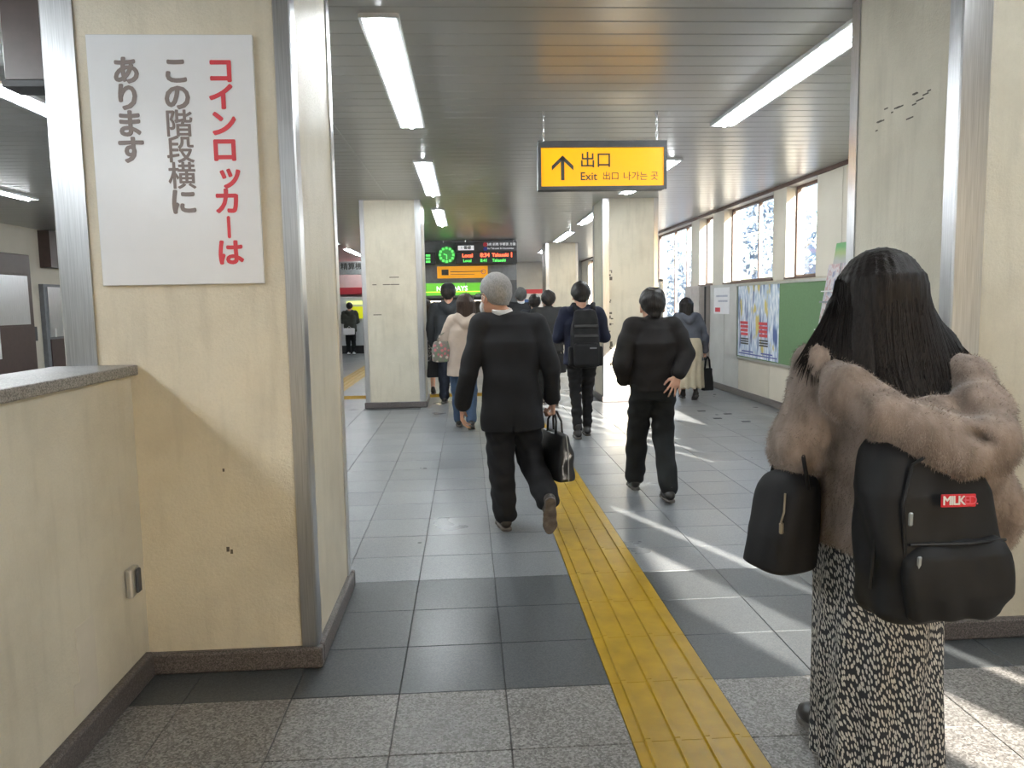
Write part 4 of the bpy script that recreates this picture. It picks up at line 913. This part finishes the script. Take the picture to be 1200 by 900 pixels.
# woman in beige with the floral bag
BE = cloth('beige_coat', (.52, .43, .36), .85, 300, .07); DN = cloth('blue_denim', (.045, .075, .13), .85, 500, .2)
p6 = person('brown haired person in a beige hooded coat and blue jeans with a floral bag', (-.06, 8.95, 0), H=1.58, yaw=-.4, sw=.165, hx=.04,
    arms=((V3(-.21, .02, 1.05), V3(-.15, .2, 1.06), hd((.3, 1, .3), (1, -.2, 0), (0, 0, 1))), (V3(.24, .02, 1.02), V3(.2, .18, .92), hd((0, 1, -.3), (-1, 0, 0), (0, 0, 1)))),
    legs=((V3(-.07, .08, .44), V3(-.065, .16, .095)), (V3(.08, .02, .43), V3(.08, -.08, .11))),
    top=dict(hem=.63, mat=BE, w=.20, d=.14, flare=1.04, waist=.9, sl=(.072, .064, .052), hood=.03, seed=51), bottom=dict(mat=DN, r=(.098, .08, .07), seed=7), hair='bob', hairm=HBR, res=.0095, pitches=(0, -.35))
def floral(name, bg, cs, sc):
    m, t, b = nt(name); v = coords(t, True); vo = t.nodes.new('ShaderNodeTexVoronoi'); vo.inputs['Scale'].default_value = sc; t.links.new(v, vo.inputs['Vector'])
    sp = t.nodes.new('ShaderNodeSeparateColor'); t.links.new(vo.outputs['Color'], sp.inputs[0]); c = ramp(t, sp.outputs[0], [(0, cs[0]), (.35, cs[1]), (.7, cs[2])])
    for e in c.node.color_ramp.elements: pass
    c.node.color_ramp.interpolation = 'CONSTANT'
    t.links.new(mix(t, ramp(t, vo.outputs['Distance'], [(.38, (1, 1, 1)), (.5, (0, 0, 0))]), bg, c), b.inputs['Base Color']); b.inputs['Roughness'].default_value = .8; return m
FB = floral('floral_cloth', S(120, 118, 110), [S(190, 110, 115), S(110, 130, 105), S(200, 185, 175)], 26)
b6 = handle_bag('shoulder_bag', 'floral cloth bag on the left arm of the beige coat wearer', 'bag', (-.285, 8.93, .80), .25, [(0, 0, 0, .12, .06), (.12, 0, 0, .13, .065), (.24, 0, 0, .10, .035)], FB, [[(-.07, y, .22), (-.04, y, .3), (.02, y, .34), (.07, y, .3), (.09, y, .22)] for y in (-.02, .02)], res=.009)
# tall person in the grey hooded top and cap
GH = cloth('grey_hooded_top', (.033, .037, .043), .85, 300, .15)
p7 = person('tall person in a dark grey hooded coat and black cap behind the beige coat', (-.265, 11.3, 0), H=1.76, sw=.195, pitch=-.12,
    arms=((V3(-.265, .02, 1.10), V3(-.24, .08, .86), hd((0, .1, -1), (1, 0, 0), (0, 1, 0), (1.1, 1.1, .8))), (V3(.265, .02, 1.1), V3(.25, .12, .88), hd((0, .1, -1), (-1, 0, 0), (0, 1, 0)))),
    legs=((V3(-.09, .05, .5), V3(-.1, .1, .095)), (V3(.09, .02, .5), V3(.09, -.05, .095))),
    top=dict(hem=.78, mat=GH, w=.225, d=.145, sl=(.083, .074, .058), hood=.03, seed=61, fold=.006), bottom=dict(mat=cloth('indigo_jeans', (.018, .022, .035), .85), r=(.1, .08, .07)), hair='short', res=.0105)
cpz = SD().ell((0, .01, 1.69), (.105, .12, .085), .02).cut((0, 0, 1.67), (0, .1, -1)).rbox((0.03, .15, 1.675), (.07, .07, .008), .006, .01); solid('cap', cpz, .009, BLK, p7)
b7 = handle_bag('tote_bag', 'black tote bag hanging from the left hand of the capped person', 'bag', (-.50, 11.42, .39), .1, [(0, 0, 0, .11, .05), (.25, 0, 0, .10, .03)], BLK, [[(-.05, y, .23), (-.03, y, .36), (0, y, .40), (.03, y, .36), (.05, y, .23)] for y in (-.012, .012)], res=.012)
# dark jacket man between the suit and the rucksack
p8 = person('short haired person in a black jacket between the suited man and the rucksack wearer', (1.14, 10.8, 0), H=1.63, sw=.185, pitch=-.1,
    arms=((V3(-.255, .0, 1.04), V3(-.25, .05, .82), hd((0, .1, -1), (1, 0, 0), (0, 1, 0))), (V3(.25, -.01, 1.04), V3(.17, .0, .88), hd((0, 0, -1), (-1, 0, 0), (0, 1, 0), (1.2, 1.1, .8)))),
    legs=((V3(-.08, .1, .47), V3(-.08, .18, .095)), (V3(.08, .0, .46), V3(.08, -.1, .1))),
    top=dict(hem=.78, mat=cloth('black_jacket', (.018, .019, .020), .7, 300, .2), w=.22, d=.14, sl=(.08, .072, .056), collar=.03, seed=71), bottom=dict(mat=DT), hair='short', res=.0105)
b8 = handle_bag('shoulder_bag', 'dark bag held by the black jacketed person left of the rucksack wearer', 'bag', (1.285, 10.78, .47), .5, [(0, 0, 0, .09, .05), (.22, 0, 0, .10, .04), (.27, 0, 0, .09, .02)], BLK, [[(-.06, y, .25), (-.03, y, .36), (0, y, .39), (.03, y, .36), (.06, y, .25)] for y in (-.012, .012)], res=.012)
A0 = lambda s_=1.: ((V3(-.25, .0, 1.05) * s_, V3(-.24, .06, .84) * s_, hd((0, .1, -1), (1, 0, 0), (0, 1, 0))), (V3(.25, .0, 1.05) * s_, V3(.24, .06, .84) * s_, hd((0, .1, -1), (-1, 0, 0), (0, 1, 0))))
L0 = ((V3(-.085, .08, .47), V3(-.085, .12, .095)), (V3(.085, .02, .47), V3(.085, -.1, .1)))
p9 = person('person in a dark coat with grey hair and white collar far down the hall', (.98, 14.0, 0), H=1.74, arms=A0(), legs=L0, top=dict(hem=.75, mat=BLK, w=.235, d=.15, sl=(.085, .075, .06), collar=.02, shirt=True, seed=81), bottom=dict(mat=DT), hair='short', hairm=HS, res=.013)
b9 = handle_bag('shoulder_bag', 'bright blue bag at the right side of the far dark coated walker', 'bag', (1.24, 13.92, .98), 0, [(0, 0, 0, .07, .05), (.2, 0, 0, .06, .03)], cloth('bright_blue', S(40, 140, 185), .7), [[(-.04, 0, .18), (-.02, .05, .36), (.02, .05, .36), (.04, 0, .18)]], res=.012)
p10 = person('dark haired person whose head shows left of the black jacketed person', (1.08, 12.3, 0), H=1.60, arms=A0(.96), legs=L0, top=dict(hem=.74, mat=cloth('dark_blue_coat', (.02, .024, .032)), w=.21, d=.14, collar=.02, seed=91), bottom=dict(mat=DT), hair='short', res=.013)
FD = floral('dark_floral_cloth', (.012, .012, .013), [S(170, 165, 160), S(90, 85, 85), S(140, 135, 130)], 40)
p11 = person('person in a black coat and dark floral skirt half hidden by the far left column', (-.66, 12.55, 0), H=1.55, arms=A0(.92), legs=L0, top=dict(hem=.6, mat=BLK, w=.21, d=.14, seed=101), skirt=dict(hem=.40, rt=(.18, .15), rb=(.2, .18), mat=FD), hair='bob', res=.012)
p12 = person('person in a dark olive jacket standing at the far ticket machine', (-3.5, 23.4, 0), H=1.58, pitch=-.3, arms=((V3(-.23, .05, 1.0), V3(-.12, .25, .95), hd((.3, 1, 0), (0, 0, -1), (1, 0, 0))), (V3(.23, .05, 1.0), V3(.12, .25, .95), hd((-.3, 1, 0), (0, 0, -1), (-1, 0, 0)))), legs=((V3(-.08, .03, .45), V3(-.08, .0, .095)), (V3(.08, .03, .45), V3(.08, .0, .095))),
    top=dict(hem=.70, mat=cloth('olive_jacket', (.04, .042, .035)), w=.21, d=.14, hood=.02, seed=111), bottom=dict(mat=DT), hair='short', res=.015, shoe_mat=MT['white'])
bag12 = handle_bag('paper_bag', 'white flat bag held behind by the person at the ticket machine', 'bag', (-3.5, 23.2, .62), 0, [(0, 0, 0, .17, .03), (.2, 0, 0, .17, .025)], MT['paper'], [[(-.06, 0, .19), (0, 0, .26), (.06, 0, .19)]], res=.014)
# ------------------------------------------------------------------ rucksack of the young man
def straps(par, mat, pts, r=.016, name='strap'): return MB().tube(pts, r, 8, flat=.35).build(name, mat, par, local=True, smooth=True)
rs = thing('rucksack', 'large black rucksack with a roll top on the navy jacket wearer', 'rucksack', (1.21, 7.9, .78))
solid('pack_body', SD().loft([(.0, 0, 0, .13, .07), (.06, 0, 0, .155, .085), (.3, 0, 0, .15, .085), (.5, 0, .01, .13, .075), (.6, 0, .02, .11, .05)], n=4, rnd=.03).disp(wr(3, .004, (20, 20, 20))), .009, BLK, rs)
solid('front_pocket', SD().rbox((0, -.085, .14), (.13, .035, .12), .03), .009, BLK, rs)
for x in (-1, 1): solid('side_pocket', SD().rbox((x * .15, -.01, .12), (.028, .05, .10), .02), .009, BLK, rs)
MB().bbox(-.12, -.098, .32, .12, -.078, .345, .003, 1).bbox(-.12, -.098, .42, .12, -.078, .445, .003, 1).build('webbing_band', plain('webbing', (.035, .035, .036), .6), rs, local=True)
MB().bbox(.03, -.124, .20, .10, -.118, .215, .001, 1).build('label_patch', MT['midgrey'], rs, local=True)
for x in (-1, 1): straps(rs, BLK, [(x * .09, .03, .58), (x * .10, .10, .665), (x * .105, .22, .63), (x * .11, .30, .5), (x * .13, .27, .2), (x * .14, .05, .06)], .024)
ph = thing('phone', 'dark smartphone held low in front of the rucksack wearer', 'phone', (1.44, 8.5, 1.07)); MB().bbox(-.035, -.07, -.005, .035, .07, .005, .004, 2).build('phone_body', MT['black'], ph, local=True)
MB().box(-.031, -.066, .005, .031, .066, .0055).build('screen', MT['dkgrey'], ph, local=True)
# ================================================================== the woman in the foreground
FURM = plain('taupe_fur', (.30, .236, .20), .9, var=.34, vs=26, bs=120, bd=.004, scale=(1, 1, .35), sheen=.25)
def skirtmat():
    m, t, b = nt('flecked_skirt'); v = coords(t, True); n = noise(t, v, 2.6, 2); sx = t.nodes.new('ShaderNodeSeparateXYZ'); t.links.new(v, sx.inputs[0])
    at = t.nodes.new('ShaderNodeMath'); at.operation = 'ARCTAN2'; t.links.new(sx.outputs[0], at.inputs[0])
    ng = t.nodes.new('ShaderNodeMath'); ng.operation = 'MULTIPLY'; ng.inputs[1].default_value = -1; t.links.new(sx.outputs[1], ng.inputs[0]); t.links.new(ng.outputs[0], at.inputs[1])
    ar_ = t.nodes.new('ShaderNodeMath'); ar_.operation = 'MULTIPLY'; ar_.inputs[1].default_value = .17; t.links.new(at.outputs[0], ar_.inputs[0])
    sh = t.nodes.new('ShaderNodeMath'); sh.operation = 'MULTIPLY_ADD'; t.links.new(n, sh.inputs[0]); sh.inputs[1].default_value = .10; t.links.new(ar_.outputs[0], sh.inputs[2])
    sl_ = t.nodes.new('ShaderNodeMath'); sl_.operation = 'MULTIPLY_ADD'; t.links.new(sx.outputs[2], sl_.inputs[0]); sl_.inputs[1].default_value = .22; t.links.new(sh.outputs[0], sl_.inputs[2])
    cb_ = t.nodes.new('ShaderNodeCombineXYZ'); t.links.new(sl_.outputs[0], cb_.inputs[0]); t.links.new(sx.outputs[2], cb_.inputs[1])
    mp = t.nodes.new('ShaderNodeMapping'); mp.inputs['Scale'].default_value = (1, .34, 1); t.links.new(cb_.outputs[0], mp.inputs[0])
    vo = t.nodes.new('ShaderNodeTexVoronoi'); vo.voronoi_dimensions = '2D'; vo.inputs['Scale'].default_value = 150; vo.inputs['Randomness'].default_value = .85; t.links.new(mp.outputs[0], vo.inputs['Vector'])
    t.links.new(ramp(t, vo.outputs['Distance'], [(.29, (.52, .51, .48)), (.39, (.012, .016, .024))]), b.inputs['Base Color']); b.inputs['Roughness'].default_value = .75; return m
p2 = person('long haired person in a taupe fur jacket and flecked long skirt seen from behind', (1.17, 2.12, 0), H=1.56, hx=.0, sw=.19, hip=.84,
    arms=((V3(-.222, -.02, 1.04), V3(-.16, .21, .97), hd((.4, 1, .1), (1, -.3, 0), (0, .1, 1))), (V3(.30, -.02, .97), V3(.385, .05, .715), hd((.0, .25, -1), (-1, 0, 0), (0, 1, 0), (.7, .7, .5)))),
    legs=((V3(-.06, .07, .44), V3(-.03, .19, .10)), (V3(.06, .03, .44), V3(.05, -.06, .11))),
    top=dict(hem=.705, mat=FURM, w=.225, d=.165, flare=.82, waist=.97, sl=(.088, .098, .078), seed=121, fold=.013, fr=(24, 24, 8), res=.008, hn=(-.35, 0, -1)),
    skirt=dict(hem=.07, rt=(.168, .15), rb=(.165, .19), mat=skirtmat(), fold=.012, c=(.02, .0)), hair='none', res=.0075, pitches=(0, -.5), yaws=(.1, 0))
# fur hood lying on the back, twisted to the right
hs = SD()
hs.chain([V3(-.155, -.02, 1.27), V3(-.175, -.13, 1.205), V3(-.12, -.22, 1.155), V3(-.03, -.285, 1.10), V3(.04, -.315, 1.07)], [.045, .058, .062, .062, .058], .03)
hs.chain([V3(.14, .0, 1.285), V3(.18, -.11, 1.215), V3(.165, -.20, 1.15), V3(.125, -.28, 1.085), V3(.04, -.315, 1.07)], [.045, .062, .07, .068, .06], .03)
hs.chain([V3(-.035, -.17, 1.125), V3(.02, -.20, 1.12), V3(.04, -.25, 1.10)], [.055, .06, .06], .04)
hs.ell((.075, -.35, 1.11), (.03, .035, .012), .02, roty(.5), sub=True); hs.disp(wr(8, .007, (22, 22, 22)))
hood = solid('hood', hs, .0075, FURM, p2)
# short pile standing on the fur
def pile(src, n, L, seed):
    r = np.random.default_rng(seed); me = src.data; nv = len(me.vertices); co = np.empty(nv * 3, F4); no = np.empty(nv * 3, F4)
    me.vertices.foreach_get('co', co); me.vertices.foreach_get('normal', no); co = co.reshape(-1, 3); no = no.reshape(-1, 3)
    i = r.integers(0, nv, n); p = co[i] + r.normal(0, .003, (n, 3)); d = no[i] * .6 + np.array((0, 0, -.75)) + r.normal(0, .28, (n, 3)); d /= np.linalg.norm(d, axis=1)[:, None]
    w = np.cross(d, no[i]); w /= np.linalg.norm(w, axis=1)[:, None] + 1e-6; l = r.uniform(.6, 1.2, (n, 1)) * L; p = p - no[i] * .002
    a, b, c = p - w * .0011, p + w * .0011, p + d * l
    vs = np.stack([a, b, c], 1).reshape(-1, 3); np_mesh('fur_pile', vs, np.arange(3 * n).reshape(-1, 3), FURM, src, kind='stuff')
jk = [c for c in p2.children if c.name.startswith('jacket')][0]
pile(jk, 90000, .0115, 1); pile(hood, 50000, .0115, 2)
# long dark hair: a solid fall with strands over it
HL_ = hairmat('long_dark_hair', (.004, .003, .003), (.016, .012, .011), .55, 300, 6)
zc = 1.455; hh = SD(); y0 = .03
hh.ell((0, y0 - .015, zc + .022), (.108, .122, .112), .02)
hh.loft([(1.115, .02, -.135, .10, .04), (1.17, .01, -.115, .135, .06), (1.25, .0, -.065, .155, .075), (1.34, 0, -.03, .142, .09), (1.43, 0, 0, .118, .105), (1.50, 0, y0 - .02, .10, .10)], n=2.3, k=.04)
hh.chain([V3(-.105, .03, 1.42), V3(-.15, .02, 1.30), V3(-.205, .0, 1.235), V3(-.225, .0, 1.20)], [.04, .045, .03, .012], .03); hh.chain([V3(.10, .03, 1.42), V3(.155, -.01, 1.31), V3(.22, -.06, 1.22), V3(.29, -.07, 1.135)], [.045, .048, .032, .008], .03)
hh.ell((0, .17, zc - .05), (.07, .11, .15), .02, sub=True)
hh.disp(lambda Q: (.0014 * np.sin(np.arctan2(Q[:, 0], -(Q[:, 1] - .05)) * 34 + 3 * np.sin(Q[:, 2] * 9)) + .0011 * np.sin(np.arctan2(Q[:, 0], -(Q[:, 1] - .05)) * 83)).astype(F4))
hair2 = solid('hair', hh, .006, HL_, p2)
def strands():
    r = np.random.default_rng(4); me = hair2.data; mb = MB(); N = 900
    for q in range(N):
        a = r.uniform(-2.1, 2.1); side = a / 2.1; L = r.uniform(.85, 1.05) * (1 - .32 * max(0, -side - .12)); pts = []
        for u in np.linspace(0, 1, 9):
            z = 1.575 - .47 * u * L; k_ = np.interp(z, [1.10, 1.17, 1.25, 1.34, 1.43, 1.50, 1.56, 1.585], [.115, .142, .16, .145, .120, .112, .07, .02]); yy = np.interp(z, [1.10, 1.17, 1.25, 1.34, 1.43, 1.5, 1.58], [-.135, -.115, -.065, -.03, 0, .012, .015]); dy = np.interp(z, [1.10, 1.17, 1.25, 1.34, 1.43, 1.5, 1.56, 1.585], [.045, .066, .08, .095, .11, .118, .08, .02])
            aa = a * (1 - .25 * u); e = 1.0 + .012 * math.sin(q * 1.7 + u * 5)
            x = k_ * math.sin(aa) * e; y = yy - dy * math.cos(aa) * e
            if abs(side) > .55: x += math.copysign((abs(side) - .55) * .32 * u * u, side); y += .0
            pts.append((x + .02 * u * u, y, z))
        mb.tube(pts, [.0016] * 8 + [.0004], 3)
    return mb.build('hair_strands', HL_, p2, local=True, smooth=True, kind='stuff')
strands()
# her backpack
RZ = .05
bp = thing('backpack', 'black backpack with a small red label on the fur jacketed person', 'backpack', (1.145, 1.86, .628), RZ)
NY = cloth('pack_nylon', (.009, .0095, .011), .65, 900, .15, .0006)
Rr = roty(.06)
bsd = SD().loft([(0, .015, 0, .15, .07), (.04, .012, -.01, .168, .10), (.2, .005, -.01, .166, .105), (.34, -.012, 0, .155, .095), (.43, -.02, .015, .125, .07), (.48, -.03, .03, .09, .04)], n=3.6, rnd=.03).disp(wr(17, .0055, (18, 18, 22)))
solid('pack_body', bsd, .007, NY, bp)
psd = SD().loft([(.03, .03, -.085, .122, .04), (.10, .03, -.10, .132, .045), (.20, .025, -.098, .13, .04), (.235, .025, -.085, .12, .03)], n=4, rnd=.02).disp(wr(18, .004, (22, 22, 22)))
solid('front_pocket', psd, .007, NY, bp)
zm_ = plain('zip_tape', (.006, .006, .007), .5)
MB().tube([(-.10, -.108, .228), (.03, -.132, .232), (.15, -.105, .228)], .004, 6).build('pocket_zip', zm_, bp, local=True)
MB().tube([(-.115, -.085, .10), (-.11, -.105, .2), (-.115, -.098, .33), (-.08, -.075, .415), (0, -.06, .455), (.07, -.07, .42)], .0045, 6).build('main_zip', zm_, bp, local=True)
MB().tube([(-.16, -.045, .1), (-.158, -.06, .25), (-.15, -.05, .36)], .0045, 6).build('side_zip', zm_, bp, local=True)
for x, y, z in ((-.108, -.118, .30), (-.09, -.130, .195)): MB().bbox(x - .006, y - .004, z - .022, x + .006, y + .002, z + .012, .003, 1).build('zip_pull', plain('zip_pull_grey', (.28, .31, .32), .35, metal=.5), bp, local=True)
lb = MB().bbox(-.045, -.003, -.0155, .045, .002, .0155, .0015, 1).build('red_label', plain('red_woven_label', S(205, 25, 45), .55, var=.1), bp, local=True)
lb.location = (.012, -.118, .335); lb.rotation_euler = (-.06, .03, .02)
WL[lb.name] = (0, 0, 0)
text('lettering', 'MILK', .030, MT['white'], lb, face(-.014, -.0045, 0), fat=.0006, ext=.0006, spacing=.86)
text('lettering', 'FED.', .030, plain('worn_lettering', S(222, 90, 110), .5), lb, face(.0255, -.0045, 0), ext=.0006, spacing=.8)
for x in (-1, 1): straps(bp, NY, [(x * .06 - .03, .05, .50), (x * .12 - .02, .13, .60), (x * .14 - .02, .24, .64), (x * .15 - .02, .36, .55)], .026)
straps(bp, NY, [(-.03, .06, .46), (-.05, .07, .50), (.0, .07, .50), (-.01, .06, .46)], .008, 'grab_loop')
for q in range(3): MB().tube([(.182, -.03, .17), (.205 + .01 * q, -.035, .13 - .01 * q), (.20 + .02 * q, -.03, .085 - .012 * q)], .003, 5).build('strap_end', NY, bp, local=True)
# her black shoulder tote on the left forearm
tb = thing('tote_bag', 'soft black tote bag hanging from the fur jacketed person\'s left arm', 'bag', (.885, 2.10, .675), .2)
tsd = SD().loft([(0, .01, 0, .07, .05), (.025, -.005, 0, .092, .085), (.12, -.005, 0, .085, .10), (.24, .015, 0, .062, .10), (.29, .025, 0, .045, .09)], n=3, rnd=.03).disp(wr(27, .006, (20, 20, 20)))
solid('bag_body', tsd, .0065, BLK, tb)
MB().tube([(.01, -.10, .26), (.0, -.09, .34), (.03, -.03, .43), (.06, .04, .42), (.03, .08, .33), (.02, .09, .26)], .0055, 6).build('strap', BLK, tb, local=True, smooth=True)
MB().tube([(-.052, -.085, .25), (-.058, -.09, .2), (-.066, -.088, .17)], .003, 5).bbox(-.072, -.096, .14, -.06, -.086, .172, .003, 1).build('zip_pull', plain('brass_pull', (.35, .3, .22), .35, metal=.7), tb, local=True)
pk = thing('phone', 'dark smartphone in the fur jacketed person\'s right hand', 'phone', (1.555, 2.22, .655)); MB().bbox(-.005, -.07, -.035, .005, .07, .035, .003, 2).build('phone_body', MT['black'], pk, local=True)
MB().box(.005, -.066, -.031, .0055, .066, .031).build('screen', MT['dkgrey'], pk, local=True)
